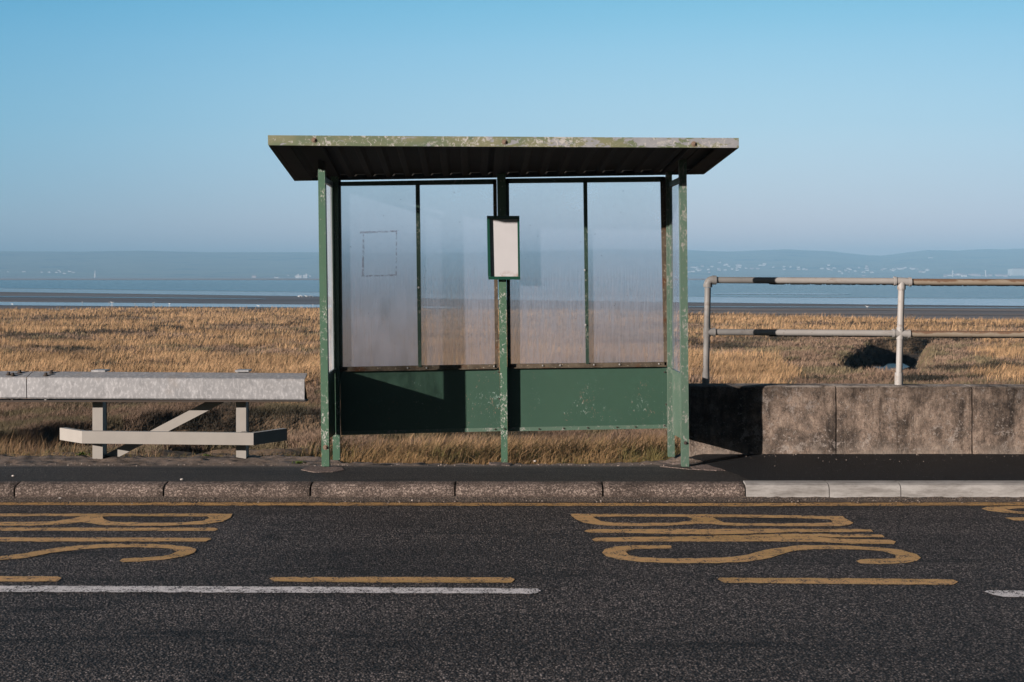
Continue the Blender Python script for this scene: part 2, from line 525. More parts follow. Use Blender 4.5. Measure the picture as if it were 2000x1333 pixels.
M_galv2.base(M_galv2.mix(M_galv2.noise(12, 5, 0.6), (0.34, 0.315, 0.28), (0.42, 0.395, 0.35)))
M_pipe = Mat('railing_pale_paint', 0.5, spec=0.4)
c = M_pipe.mix(M_pipe.noise(8, 4), (0.33, 0.31, 0.285), (0.44, 0.42, 0.39))
c = M_pipe.mix(M_pipe.ramp(M_pipe.noise(12, 7, 0.75, vec=M_pipe.scaled(0.5, 1, 1)), [(0.56, 0), (0.66, 0.7)]), c, (0.24, 0.17, 0.12))
M_pipe.base(M_pipe.mix(M_pipe.ramp(M_pipe.noise(60, 3), [(0.68, 0), (0.72, 1)]), c, (0.10, 0.07, 0.05)))
M_pipe_rust = Mat('railing_rusty_paint', 0.65)
c = M_pipe_rust.mix(M_pipe_rust.noise(10, 5, 0.7), (0.26, 0.20, 0.13), (0.38, 0.33, 0.265))
rk = M_pipe_rust.math('ADD', M_pipe_rust.noise(14, 5, 0.7, vec=M_pipe_rust.scaled(0.35, 1, 1)), M_pipe_rust.rng(
    M_pipe_rust.N.new('ShaderNodeNewGeometry').outputs['Normal'], 0, 1, 0, 0))
nrm = M_pipe_rust.N.new('ShaderNodeNewGeometry'); sn = M_pipe_rust.N.new('ShaderNodeSeparateXYZ'); M_pipe_rust.L.new(nrm.outputs['Normal'], sn.inputs[0])
rk = M_pipe_rust.math('ADD', M_pipe_rust.noise(14, 5, 0.7, vec=M_pipe_rust.scaled(0.35, 1, 1)), M_pipe_rust.rng(sn.outputs[2], -0.2, 1.0, -0.12, 0.16))
M_pipe_rust.base(M_pipe_rust.mix(M_pipe_rust.ramp(rk, [(0.47, 0), (0.58, 0.85)]), c, (0.17, 0.09, 0.05)))
M_drip = Mat('old_tar_drips', 0.6).base((0.012, 0.010, 0.009))
M_bolt = Mat('rusty_bolt', 0.7).base((0.24, 0.17, 0.12))
M_boltd = Mat('dark_bolt', 0.8).base((0.07, 0.055, 0.045))
M_sheet = Mat('notice_backing', 0.5, spec=0.4)  # dark strip added below the front face to draw the beam's underside shade
c = M_sheet.mix(M_sheet.noise(9, 5, 0.65), (0.53, 0.52, 0.515), (0.61, 0.60, 0.60))
c = M_sheet.mix(M_sheet.ramp(M_sheet.noise(70, 2), [(0.24, 0.8), (0.28, 0)]), c, (0.12, 0.10, 0.09))
M_sheet.base(M_sheet.mix(M_sheet.math('MULTIPLY', M_sheet.rng(M_sheet.axis(2), 1.42, 1.37), M_sheet.ramp(M_sheet.noise(25, 4), [(0.45, 0), (0.6, 1)])), c, (0.38, 0.29, 0.245)))


def mk_glass(name, lo, hi, direct=False, fs=0.46):
    """misted, grimy plastic glazing"""
    m = Mat(name)
    m.N.remove(m.b)
    z = m.axis(2)
    grad = m.ramp(m.rng(z, 0.70, 2.0), [(0.0, hi), (0.45, hi), (0.80, lo), (1.0, lo * 0.8)])
    str1 = m.noise(9, 5, 0.65, vec=m.scaled(7.0, 1, 0.35))
    lown = m.ramp(m.rng(z, 1.5, 0.7), [(0.05, 0), (0.25, 0.9), (0.5, 0.7), (1, 0.9)])
    cloud = m.noise(2.6, 5, 0.6)
    k = m.math('ADD', grad, m.math('MULTIPLY', m.math('SUBTRACT', str1, 0.56), m.math('MULTIPLY', lown, 1.6)))
    k = m.math('ADD', k, m.math('MULTIPLY', m.math('SUBTRACT', cloud, 0.5), 0.35))
    spk = m.math('MULTIPLY', m.math('SUBTRACT', m.noise(260, 2, 0.6), 0.5), 0.22)
    k = m.math('ADD', k, spk, True)
    tr = m.N.new('ShaderNodeBsdfTransparent'); tr.inputs[0].default_value = (0.95, 0.97, 0.98, 1)
    film_d = m.N.new('ShaderNodeBsdfDiffuse'); film_d.inputs[0].default_value = (0.60, 0.66, 0.84, 1)
    film_t = m.N.new('ShaderNodeBsdfTranslucent'); film_t.inputs[0].default_value = (0.92, 0.97, 1.0, 1)
    film = m.N.new('ShaderNodeMixShader'); film.inputs[0].default_value = 0.62
    m.L.new(film_d.outputs[0], film.inputs[1]); m.L.new(film_t.outputs[0], film.inputs[2])
    soft = film
    if not direct:
        rf = m.N.new('ShaderNodeBsdfRefraction')
        rf.inputs['Color'].default_value = (0.98, 0.99, 1.0, 1)
        rf.inputs['Roughness'].default_value = 0.50
        rf.inputs['IOR'].default_value = 1.16
        soft = m.N.new('ShaderNodeMixShader'); soft.inputs[0].default_value = fs
        m.L.new(rf.outputs[0], soft.inputs[1]); m.L.new(film.outputs[0], soft.inputs[2])
    mx1 = m.N.new('ShaderNodeMixShader')
    m.L.new(k, mx1.inputs[0]); m.L.new(tr.outputs[0], mx1.inputs[1]); m.L.new(soft.outputs[0], mx1.inputs[2])
    # dirt specks and cobwebs
    dirt = m.N.new('ShaderNodeBsdfDiffuse'); dirt.inputs[0].default_value = (0.05, 0.05, 0.06, 1)
    dk = m.math('MULTIPLY', m.ramp(m.noise(45, 3, 0.7), [(0.70, 0), (0.74, 1)]), 0.7)
    mx2 = m.N.new('ShaderNodeMixShader')
    m.L.new(dk, mx2.inputs[0]); m.L.new(mx1.outputs[0], mx2.inputs[1]); m.L.new(dirt.outputs[0], mx2.inputs[2])
    gl = m.N.new('ShaderNodeBsdfGlossy'); gl.inputs['Roughness'].default_value = 0.15
    fr = m.N.new('ShaderNodeFresnel'); fr.inputs[0].default_value = 1.4
    mx3 = m.N.new('ShaderNodeMixShader')
    m.L.new(m.math('MULTIPLY', fr.outputs[0], 0.5), mx3.inputs[0])
    m.L.new(mx2.outputs[0], mx3.inputs[1]); m.L.new(gl.outputs[0], mx3.inputs[2])
    m.L.new(mx3.outputs[0], m.out.inputs['Surface'])
    return m


M_pane = mk_glass('misted_pane', 0.45, 1.12, fs=0.56)
M_pane_clear = mk_glass('misted_pane_thin', 0.34, 0.84, fs=0.38)
M_pane_side = mk_glass('misted_side_pane', 0.22, 0.42, True)
M_pane_side2 = mk_glass('misted_side_pane_grimy', 0.45, 0.70, True)
M_tape = Mat('tape_residue', 0.9)
tt = M_tape.N.new('ShaderNodeBsdfTransparent'); tm = M_tape.N.new('ShaderNodeMixShader')
M_tape.base((0.20, 0.17, 0.22))
M_tape.L.new(M_tape.ramp(M_tape.noise(40, 5, 0.7), [(0.42, 0.05), (0.6, 0.6)]), tm.inputs[0])
M_tape.L.new(tt.outputs[0], tm.inputs[1]); M_tape.L.new(M_tape.b.outputs[0], tm.inputs[2]); M_tape.L.new(tm.outputs[0], M_tape.out.inputs['Surface'])

M_soil = Mat('marsh_soil', 0.95)
M_soil.base(M_soil.mix(M_soil.noise(1.5, 6, 0.7), (0.15, 0.10, 0.06), (0.26, 0.18, 0.11)))
M_soil.base(M_soil.mix(M_soil.ramp(M_soil.rng(M_soil.axis(2), -1.18, -1.0), [(0, 1), (1, 0)]), M_soil.b.inputs['Base Color'].links[0].from_socket, (0.022, 0.019, 0.016)))  # wet creek mud, its near-black also painting in the pit's shade
M_soil.bump(M_soil.noise(9, 5, 0.7), 0.8, 0.05)
M_grass = Mat('dry_marsh_grass', 0.8, spec=0.15)
ga = M_grass.N.new('ShaderNodeAttribute'); ga.attribute_name = 'col'
M_grass.base(ga.outputs['Color'])
gt = M_grass.N.new('ShaderNodeBsdfTranslucent'); M_grass.L.new(ga.outputs['Color'], gt.inputs[0])
gmx = M_grass.N.new('ShaderNodeMixShader'); gmx.inputs[0].default_value = 0.25
M_grass.L.new(M_grass.b.outputs[0], gmx.inputs[1]); M_grass.L.new(gt.outputs[0], gmx.inputs[2]); M_grass.L.new(gmx.outputs[0], M_grass.out.inputs['Surface'])

M_mud = Mat('estuary_mud', 0.5, spec=0.5)
c = M_mud.mix(M_mud.ramp(M_mud.noise(0.012, 5, 0.6, vec=M_mud.scaled(0.25, 1, 1)), [(0.42, 0), (0.58, 1)]), (0.13, 0.112, 0.112), (0.22, 0.178, 0.155))
c = M_mud.mix(M_mud.ramp(M_mud.noise(0.03, 4, 0.6, vec=M_mud.scaled(0.12, 1, 1)), [(0.55, 0), (0.62, 0.6)]), c, (0.27, 0.22, 0.19))
M_mud.base(c)
M_mud.rough(M_mud.rng(M_mud.noise(0.02, 4, 0.6, vec=M_mud.scaled(0.2, 1, 1)), 0.3, 0.7, 0.5, 0.9))
M_mud.bump(M_mud.noise(1.2, 4, 0.6), 0.5, 0.1)
M_water = Mat('calm_water', 0.06, spec=0.5).base((0.03, 0.05, 0.065))
M_water.bump(M_water.noise(0.5, 3, 0.6, vec=M_water.scaled(0.3, 1, 1)), 0.25, 0.05)
M_wet = Mat('wet_sand_sheen', 0.25, spec=0.5)
M_wet.base(M_wet.mix(M_wet.noise(0.01, 4, 0.6, vec=M_wet.scaled(0.2, 1, 1)), (0.06, 0.07, 0.08), (0.10, 0.10, 0.10)))
M_wet.bump(M_wet.noise(0.6, 3), 0.5, 0.08)
M_hill = Mat('hill_fields_woods', 0.95)
c = M_hill.mix(M_hill.ramp(M_hill.noise(0.0035, 5, 0.6, vec=M_hill.scaled(1, 1, 4)), [(0.42, 0), (0.55, 1)]), (0.015, 0.03, 0.015), (0.20, 0.22, 0.11))
c = M_hill.mix(M_hill.ramp(M_hill.vor(0.006, 'Distance'), [(0.3, 0), (0.34, 0.6)]), c, (0.34, 0.30, 0.18))
c = M_hill.mix(M_hill.ramp(M_hill.axis(2), [(0.0, 1), (0.002, 1), (0.003, 0)]), c, (0.32, 0.25, 0.2))
M_hill.base(c)
M_house_w = Mat('far_house_white', 0.8).base((0.95, 0.90, 0.86))
M_house_p = Mat('far_house_pink', 0.8).base((0.62, 0.48, 0.44))
M_house_r = Mat('far_house_roof', 0.8).base((0.22, 0.17, 0.16))
M_gull = Mat('gull_white', 0.7).base((0.9, 0.9, 0.88))
M_leaf = Mat('weed_leaf', 0.7).base((0.10, 0.15, 0.03))
M_pebble = Mat('pale_pebble', 0.9).base((0.55, 0.50, 0.45))

# ================================================================ ground structure
def road_z(x, y): return 0.0


bm = bmesh.new()
vs = [bm.verts.new(p) for p in ((-60, -14, 0), (60, -14, 0), (60, 8.67, 0), (-60, 8.67, 0))]
bm.faces.new(vs)
tag(obj('road', bm, M_road), kind='structure')


def pave_z(x, y):
    t = sst(9.45, 10.15, y)
    right = sst(1.05, 1.35, x)
    return 0.099 + t * (-0.058 * (1 - right) + 0.030 * right) + 0.003 * (vn(x, y, 2.2, 3, 3) - 0.5)


def pave_edge(x):
    e = np.interp(x, [-8, -1.7, -1.35, -1.2, -0.2, 0.5, 1.1, 1.35, 1.5, 9], [10.62, 10.56, 10.45, 10.22, 10.10, 10.13, 10.3, 10.3, 10.15, 10.15])
    return e + 0.06 * (vn(x, 0 * x, 3.0, 5, 8) - 0.5) * (1 + 1.5 * (np.asarray(x) < -1.7))


xs = np.linspace(-12, 12, 1400)
tt_ = np.linspace(0, 1, 60)
XX, TT = np.meshgrid(xs, tt_)
YY = 8.82 + TT * (pave_edge(XX) - 8.82)
ZZ = pave_z(XX, YY) + 0.034 * (vn(XX, YY, 13, 5, 5) - 0.5) * sst(9.62, 9.9, YY + 0.25 * (vn(XX, YY, 1.5, 3, 6) - 0.5)) * (1 - sst(1.2, 1.4, XX))
ZZ[-1, :] -= 0.10
tag(link('pavement', grid_mesh('pavement', XX, YY, ZZ), M_pave), kind='structure')

# fresh black asphalt in front of the concrete wall, a slanted joint at its left end
rows = []
xs = np.linspace(0, 1, 500)
XX, TT = np.meshgrid(xs, np.linspace(0, 1, 40))
YY = 8.822 + TT * (9.955 - 8.822)
left = 1.50 - 0.27 * TT + 0.05 * (vn(0 * YY, YY, 5, 3, 2) - 0.5)
XX = left + XX * (12 - left)
ZZ = pave_z(XX, YY) + 0.006
tag(link('footpath_asphalt', grid_mesh('footpath_asphalt', XX, YY, ZZ), M_newasph), kind='structure')

# pale concrete footings round the front posts, let into the footway
M_foot = Mat('footing_concrete', 0.95)
M_foot.base(M_foot.mix(M_foot.ramp(M_foot.vor(120, 'Distance'), [(0.2, 0), (0.6, 1)]), (0.33, 0.25, 0.21), (0.13, 0.10, 0.085)))
M_foot.bump(M_foot.vor(120, 'Distance'), 0.8, 0.005)
foot_polys = [([(588, 917), (600, 911), (640, 909), (668, 913), (672, 918), (650, 922), (610, 922)], 0.0),
              ([(1285, 906), (1310, 903), (1345, 907), (1400, 908), (1432, 912), (1441, 918), (1400, 919), (1340, 916), (1290, 911)], 0.0),
              ([(955, 903), (985, 902), (1000, 905), (996, 909), (960, 908)], 0.0)]

# kerb stones: every stone a thing
def kerb(px0, px1, mat, label, new=False, group=None):
    Yf = 8.70
    gp = 0.003 if new else random.uniform(0.004, 0.009)
    x0, x1 = (px0 - 1000) * Yf / F + gp, (px1 - 1000) * Yf / F - gp
    prof = [(8.70, -0.02), (8.703, 0.06), (8.712, 0.082), (8.735, 0.095), (8.77, 0.099), (8.822, 0.100), (8.822, -0.02)]
    if new:
        prof = [(8.70, -0.02), (8.704, 0.074), (8.718, 0.092), (8.75, 0.102), (8.822, 0.106), (8.822, -0.02)]
    n = 26
    bm = bmesh.new()
    ringv = []
    jit = 0.0 if new else 1.0
    for i in range(n + 1):
        t = i / n
        x = x0 + (x1 - x0) * t
        e = min(t, 1 - t) * (x1 - x0)
        rnd = max(0, 0.02 - e) / 0.02
        ring = []
        for (y, z) in prof:
            dy = (float(vn(x, z * 3, 14, 3, 4)) - 0.5) * 0.007 * jit + rnd * 0.006 * jit
            dz = (float(vn(x, y, 11, 3, 6)) - 0.5) * 0.006 * jit - rnd * 0.006 * jit
            ring.append(bm.verts.new((x, y + (dy if y < 8.8 else 0), z + (dz if z > 0 and y < 8.8 else 0))))
        ringv.append(ring)
    k = len(prof)
    for i in range(n):
        for j in range(k):
            a, b = ringv[i][j], ringv[i][(j + 1) % k]
            c_, d = ringv[i + 1][(j + 1) % k], ringv[i + 1][j]
            bm.faces.new((a, b, c_, d))
    bm.faces.new(ringv[0]); bm.faces.new(ringv[-1][::-1])
    o = obj('kerb_stone', bm, mat)
    return tag(o, label, 'kerb stone', group)


old = [(-262, 27, 'pinkish kerb stone at the left picture edge, cut off by it'),
       (27, 318, 'pinkish aggregate kerb stone in front of the low galvanised rail\'s left bend'),
       (318, 606, 'pinkish kerb stone ending just left of the shelter\'s left front post'),
       (606, 888, 'pinkish kerb stone under the left half of the bus shelter'),
       (888, 1178, 'pinkish kerb stone below the shelter\'s right half, wide cracked joint at its left'),
       (1178, 1457, 'pinkish kerb stone meeting the pale concrete kerbs, below the shelter\'s right post')]
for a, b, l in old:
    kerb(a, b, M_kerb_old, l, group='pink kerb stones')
new = [(1457, 1620, 'first pale concrete kerb, butted against the last pink kerb stone'),
       (1620, 1760, 'second pale concrete kerb from the pink ones, a short one'),
       (1760, 2055, 'long pale concrete kerb reaching the right picture edge'),
       (2055, 2345, 'pale concrete kerb just beyond the right picture edge'),
       (2345, 2635, 'second pale concrete kerb beyond the right picture edge')]
for a, b, l in new:
    kerb(a, b, M_kerb_new, l, True, 'pale concrete kerbs')
# kerb bedding seen in the joints
tag(obj('kerb_bed', box(-12, 12, 8.74, 8.815, -0.05, 0.072), M_joint), kind='structure')

# grit along the channel
xs = np.linspace(-12, 12, 2400)
XX, TT = np.meshgrid(xs, np.linspace(0, 1, 8))
YY = 8.632 + TT * 0.078
ZZ = 0.003 + 0.020 * TT ** 1.5 + 0.014 * (vn(XX, YY, 22, 3, 11) - 0.35) * TT
YY = YY + 0.0
ZZ = np.maximum(ZZ, 0.0005 - 0.004 * (1 - TT))
tag(link('gutter_grit', grid_mesh('gutter_grit', XX, YY, ZZ), M_gutter), kind='stuff', label='brown grit and dirt lying along the foot of the kerb', cat='grit')


# ---------------------------------------------------------------- road paint
def flat(polys, z=0.003, thick=0.0):
    """filled outline(s) on the road, later outlines are holes"""
    cu = bpy.data.curves.new('t', 'CURVE')
    cu.dimensions = '2D'; cu.fill_mode = 'BOTH'
    for pts in polys:
        s = cu.splines.new('POLY')
        g = [G(x, y, z) for x, y in pts]
        s.points.add(len(g) - 1)
        for i, p in enumerate(g): s.points[i].co = (p.x, p.y, 0, 1)
        s.use_cyclic_u = True
    o = bpy.data.objects.new('t', cu)
    me = bpy.data.meshes.new_from_object(o)
    bpy.data.objects.remove(o); bpy.data.curves.remove(cu)
    me.transform(Matrix.Translation((0, 0, z)))
    me.materials.clear()
    return me


def densify(pts, step=12):
    """wobble a long outline a little, as thermoplastic does on coarse stone"""
    o = []
    n = len(pts)
    for i in range(n):
        a, b = pts[i], pts[(i + 1) % n]
        d = math.hypot(b[0] - a[0], b[1] - a[1])
        k = max(1, int(d / step))
        for j in range(k):
            t = j / k
            o.append((a[0] + (b[0] - a[0]) * t + random.uniform(-1.0, 1.0), a[1] + (b[1] - a[1]) * t + random.uniform(-0.45, 0.45)))
    return o


def word(name, letters, label):
    e = empty('road_lettering', (G(*letters[0][1][0][0])), label, 'road lettering', 'yellow bus lettering on the road')
    for nm, polys in letters:
        link(nm, flat([densify(p) for p in polys]), M_yellow, e)
    return e


B_out = [(1115, 1005), (1118, 1004), (1300, 1004.5), (1400, 1005), (1500, 1006), (1600, 1008), (1645, 1008), (1652, 1013), (1663, 1019),
         (1666, 1022), (1660, 1025.5), (1640, 1028), (1580, 1028), (1500, 1027.7), (1450, 1027.5), (1425, 1027), (1400, 1025), (1378, 1023),
         (1365, 1023), (1345, 1025), (1310, 1027), (1250, 1027.7), (1200, 1027.5), (1165, 1025), (1140, 1021), (1125, 1015), (1118, 1009)]
B_h1 = [(1158, 1009.5), (1240, 1009), (1340, 1009.5), (1353, 1013), (1348, 1018), (1320, 1021), (1260, 1022), (1200, 1021.5), (1175, 1018), (1163, 1013)]
B_h2 = [(1391, 1010), (1450, 1011), (1540, 1012), (1600, 1013.5), (1622, 1015), (1627, 1020), (1600, 1022), (1530, 1022.5), (1450, 1022), (1415, 1021), (1400, 1015)]
U_1 = [(1141, 1038), (1150, 1034), (1300, 1033.5), (1500, 1033.5), (1650, 1033.5), (1700, 1034), (1706, 1039), (1650, 1039.3), (1530, 1040),
       (1480, 1042), (1400, 1044), (1300, 1043), (1200, 1041), (1150, 1040.5)]
U_2 = [(1156, 1054), (1163, 1051), (1250, 1049), (1350, 1048), (1450, 1045.5), (1530, 1043), (1600, 1043), (1722, 1045), (1728, 1049.5),
       (1660, 1049.8), (1600, 1050), (1650, 1053), (1740, 1055), (1750, 1058), (1745, 1063), (1650, 1062), (1600, 1058.5), (1500, 1058),
       (1350, 1058), (1200, 1058), (1163, 1057.5)]
S_o = [(1311, 1071), (1240, 1072.5), (1222, 1078), (1228, 1084), (1250, 1089), (1300, 1091), (1360, 1091), (1420, 1089), (1460, 1084),
       (1490, 1075), (1530, 1069), (1560, 1065.5), (1600, 1065), (1660, 1066), (1720, 1070), (1760, 1074), (1790, 1083), (1798, 1090),
       (1790, 1096), (1770, 1100), (1720, 1102), (1680, 1101), (1672, 1096), (1680, 1092.5), (1740, 1091.5), (1750, 1089.5), (1748, 1084),
       (1725, 1077), (1690, 1074), (1640, 1073), (1590, 1073), (1545, 1077), (1520, 1085), (1490, 1093), (1460, 1097), (1400, 1100),
       (1320, 1100), (1250, 1098), (1210, 1093), (1185, 1087), (1176, 1080), (1182, 1073), (1200, 1067.5), (1240, 1065.5), (1300, 1065), (1312, 1066)]
word('bus', [('letter_b', [B_out, B_h1, B_h2]), ('letter_u', [U_1, ]), ('letter_u', [U_2]), ('letter_s', [S_o])],
     'yellow word BUS painted lengthwise on the road right of the shelter, whole')
LB = [(454, 1004), (300, 1003.5), (0, 1003.5), (-90, 1003.5), (-95, 1008), (-80, 1020), (-40, 1026.5), (0, 1027), (60, 1027), (110, 1025),
      (140, 1022), (160, 1020), (180, 1023), (205, 1026), (250, 1027.5), (330, 1027), (400, 1024), (435, 1019), (450, 1011)]
LB1 = [(200, 1009), (300, 1008.5), (405, 1009), (410, 1012), (395, 1018), (350, 1021), (270, 1021), (215, 1019), (203, 1014)]
LB2 = [(-60, 1009), (60, 1008.5), (160, 1008.5), (140, 1013), (110, 1018), (50, 1020), (-20, 1020), (-55, 1014)]
LU1 = [(-100, 1031), (420, 1031), (427, 1034), (420, 1037), (-100, 1037)]
LU2 = [(-120, 1050), (300, 1050.5), (408, 1051), (413, 1053), (400, 1058), (-120, 1058)]
LS = [(233, 1096), (240, 1091), (300, 1088), (330, 1084), (345, 1078), (335, 1072), (310, 1070), (260, 1069), (200, 1070), (150, 1074),
      (100, 1080), (50, 1090), (0, 1094), (-60, 1096), (-60, 1090), (0, 1087), (60, 1079), (110, 1070), (160, 1065), (220, 1062.5),
      (300, 1063), (340, 1065), (370, 1069), (384, 1073), (380, 1080), (360, 1087), (320, 1093), (270, 1097), (240, 1098)]
word('bus', [('letter_b', [LB, LB1, LB2]), ('letter_u', [LU1]), ('letter_u', [LU2]), ('letter_s', [LS])],
     'yellow word BUS painted on the road, cut off by the left picture edge')
O_o = [(1917, 994), (1930, 990.5), (1960, 989), (2050, 988.7), (2300, 989), (2420, 992), (2440, 997), (2400, 1002), (2250, 1005), (2020, 1005), (1960, 1001), (1930, 998)]
O_h = [(1965, 996), (1985, 993.5), (2080, 993), (2300, 993.5), (2370, 996), (2350, 999), (2200, 1000.5), (2040, 1000.5), (1990, 999.5)]
O_b = [(1963, 1012), (1975, 1011), (2400, 1011), (2400, 1017), (1980, 1017)]
word('stop', [('letter_o', [O_o, O_h]), ('letter_p', [O_b])], 'yellow curved lettering on the road at the right picture edge')


def stripe(name, pts, mat, label, cat, group=None):
    o = link(name, flat([densify(pts, 14)]), mat)
    return tag(o, label, cat, group)


stripe('bay_line', [(-260, 1126), (112, 1126), (121, 1129), (112, 1136), (-260, 1136)], M_yellow, 'short yellow dash on the road at the left picture edge', 'road marking', 'yellow dashes of the bus bay')
stripe('bay_line', [(525, 1130), (532, 1127.5), (760, 1127.5), (998, 1128), (1006, 1132), (1000, 1138.5), (760, 1138), (535, 1136)], M_yellow, 'yellow dash on the road straight below the shelter', 'road marking', 'yellow dashes of the bus bay')
stripe('bay_line', [(1402, 1131), (1406, 1129), (1640, 1129.5), (1862, 1132), (1872, 1137), (1862, 1142.5), (1640, 1141), (1412, 1138)], M_yellow, 'yellow dash below the letter S of the whole word BUS', 'road marking', 'yellow dashes of the bus bay')
stripe('centre_line', [(-300, 1144), (300, 1145), (700, 1147), (1050, 1150), (1056, 1154), (1045, 1160), (700, 1158.5), (300, 1157), (-300, 1156)], M_white, 'long worn white line across the left half of the road', 'road marking', 'white centre line dashes')
stripe('centre_line', [(1922, 1156), (1928, 1153.5), (2300, 1154), (2300, 1167), (1960, 1166), (1940, 1162)], M_white, 'white line just entering at the right picture edge', 'road marking', 'white centre line dashes')
stripe('kerbside_line', [(-500, 981.5), (600, 982), (1300, 983), (2500, 980), (2500, 986.5), (1700, 988), (1450, 989), (900, 988), (400, 987.5), (-500, 986)], M_yellow_edge,
       'faded yellow line running along the kerb for the whole width', 'road marking')

# ================================================================ marsh terrain
def seg_dist(X, Y, pts):
    best = np.full(X.shape, 1e9)
    for (a, b) in zip(pts[:-1], pts[1:]):
        ax, ay = a; bx, by = b
        dx, dy = bx - ax, by - ay
        t = np.clip(((X - ax) * dx + (Y - ay) * dy) / (dx * dx + dy * dy), 0, 1)
        best = np.minimum(best, np.hypot(X - ax - t * dx, Y - ay - t * dy))
    return best


GULLIES = [  # centre line, half width, depth
    ([(8.3, 32.3), (8.9, 33.6), (9.9, 37.2), (11.2, 41.5), (12.4, 45.6)], 1.2, 0.9),
    ([(9.0, 35.2), (7.9, 34.9), (6.9, 34.8)], 0.75, 0.6),
    ([(12.4, 45.6), (17, 48.5), (23, 49)], 0.8, 0.45),
    ([(-12, 14.0), (-6.8, 16.6), (-5.2, 18.6), (-3.6, 19.8), (-1.8, 20.4)], 1.25, 0.62),
    ([(-6, 27.5), (-2.5, 26.5), (1, 28), (4, 27)], 0.7, 0.3),
    ([(-20, 37), (-15, 36), (-12, 38.5)], 0.8, 0.35),
    ([(2, 45), (5, 43), (7, 45)], 0.8, 0.4),
    ([(-3.4, 16.4), (-2.2, 16.0)], 0.7, 0.3),
    ([(12, 58), (20, 60), (28, 57)], 0.8, 0.35),
]


def marsh_edge(X, Y):
    a = X / np.maximum(Y, 1) * F + 1000
    base = np.interp(a, [-600, 0, 620, 1000, 1345, 1700, 2000, 2600], [92, 90, 90, 87, 80, 71, 68, 66])
    return base + 5 * (vn(X, 0 * X, 0.16, 3, 21) - 0.5)


def carve(X, Y):
    d = 0 * X
    wob = (vn(X, Y, 0.9, 3, 31) - 0.5)
    for pts, hw, dep in GULLIES:
        q = seg_dist(X, Y, pts) + wob * 0.9
        d = np.maximum(d, dep * (1 - sst(0.35 * hw, hw, q)))
    return d


DARK = [([(-12, 14.6), (-7.2, 16.4), (-5.4, 18.6), (-3.8, 20.0), (-2.2, 20.6)], 1.5), ([(-3.1, 16.2), (-1.9, 15.6)], 0.5), ([(-8.2, 13.6), (-6.2, 13.4)], 0.6),
        ([(-14.6, 58), (-13, 55), (-11, 54)], 0.8), ([(-11.8, 47.5), (-10.2, 45.5), (-9.0, 47.5), (-8.6, 50.5), (-7.0, 53), (-5, 53.5)], 0.9),
        ([(-14, 41), (-12.2, 40.2)], 0.6), ([(-9.6, 38.2), (-7.6, 39)], 0.5), ([(-22, 47), (-18.5, 46)], 0.8), ([(-6.6, 36), (-5.2, 36.6)], 0.5),
        ([(3.4, 44.5), (5.2, 45.5)], 0.9), ([(14, 35.5), (15.5, 36.5)], 0.5), ([(12.6, 46.3), (17, 48.5), (23, 49)], 0.7),
        ([(5.8, 29), (7.2, 28.5), (10, 28.6)], 0.5), ([(13, 60), (22, 64)], 0.8)]


def darkmask(X, Y):
    d = 0 * X
    wob = (vn(X, Y, 1.3, 3, 91) - 0.5) * 1.1
    for pts, hw in DARK:
        d = np.maximum(d, 1 - sst(0.5 * hw, hw, seg_dist(X, Y, pts) + wob))
    return np.maximum(d, 0.9 * sst(0.60, 0.68, vn(X, Y * 2.6, 0.33, 4, 93)))


def tz(X, Y):
    e = pave_edge(X)
    t = np.clip((Y - e) / (17.5 - e), 0, 1)
    z = -0.02 + (-0.68) * (t * (1.25 - 0.25 * t))
    z = z + 0.18 * (vn(X, Y, 0.25, 4, 1) - 0.5) * sst(12, 20, Y) + 0.20 * (vn(X, Y, 1.5, 4, 2) - 0.5) * sst(10.6, 13, Y)
    z = z - carve(X, Y) * sst(12.5, 14.5, Y)
    me_ = marsh_edge(X, Y)
    z = z - 2.1 * sst(0, 2.5, Y - me_)
    return z


nr, nc = 520, 620
yr = 10.03 * (105 / 10.03) ** np.linspace(0, 1, nr)
u = np.linspace(-1, 1, nc)
UU, YY = np.meshgrid(u, yr)
XX = UU * (0.50 * YY + 5)
ZZ = tz(XX, YY)
ZZ = np.where(YY < pave_edge(XX) + 0.02, np.minimum(ZZ, -0.05), ZZ)
tag(link('marsh_ground', grid_mesh('marsh_ground', XX, YY, ZZ), M_soil), kind='structure')

# creek water
bm = bmesh.new()
vs = [bm.verts.new(p) for p in ((9.75, 37.9, -1.2), (9.95, 37.4, -1.2), (10.3, 37.6, -1.2), (10.75, 39.3, -1.2), (11.35, 40.6, -1.2), (11.6, 42.2, -1.2), (11.1, 42.0, -1.2), (10.6, 40.6, -1.2), (10.35, 40.9, -1.2), (10.2, 39.5, -1.2), (9.9, 39.3, -1.2))]
bm.faces.new(vs)
M_creek = Mat('creek_water', 0.3, spec=0.5).base((0.03, 0.06, 0.09))
M_creek.bump(M_creek.noise(6, 5, 0.7), 0.9, 0.12)
tag(obj('creek_water', bm, M_creek), kind='structure')

# ---------------------------------------------------------------- vegetation


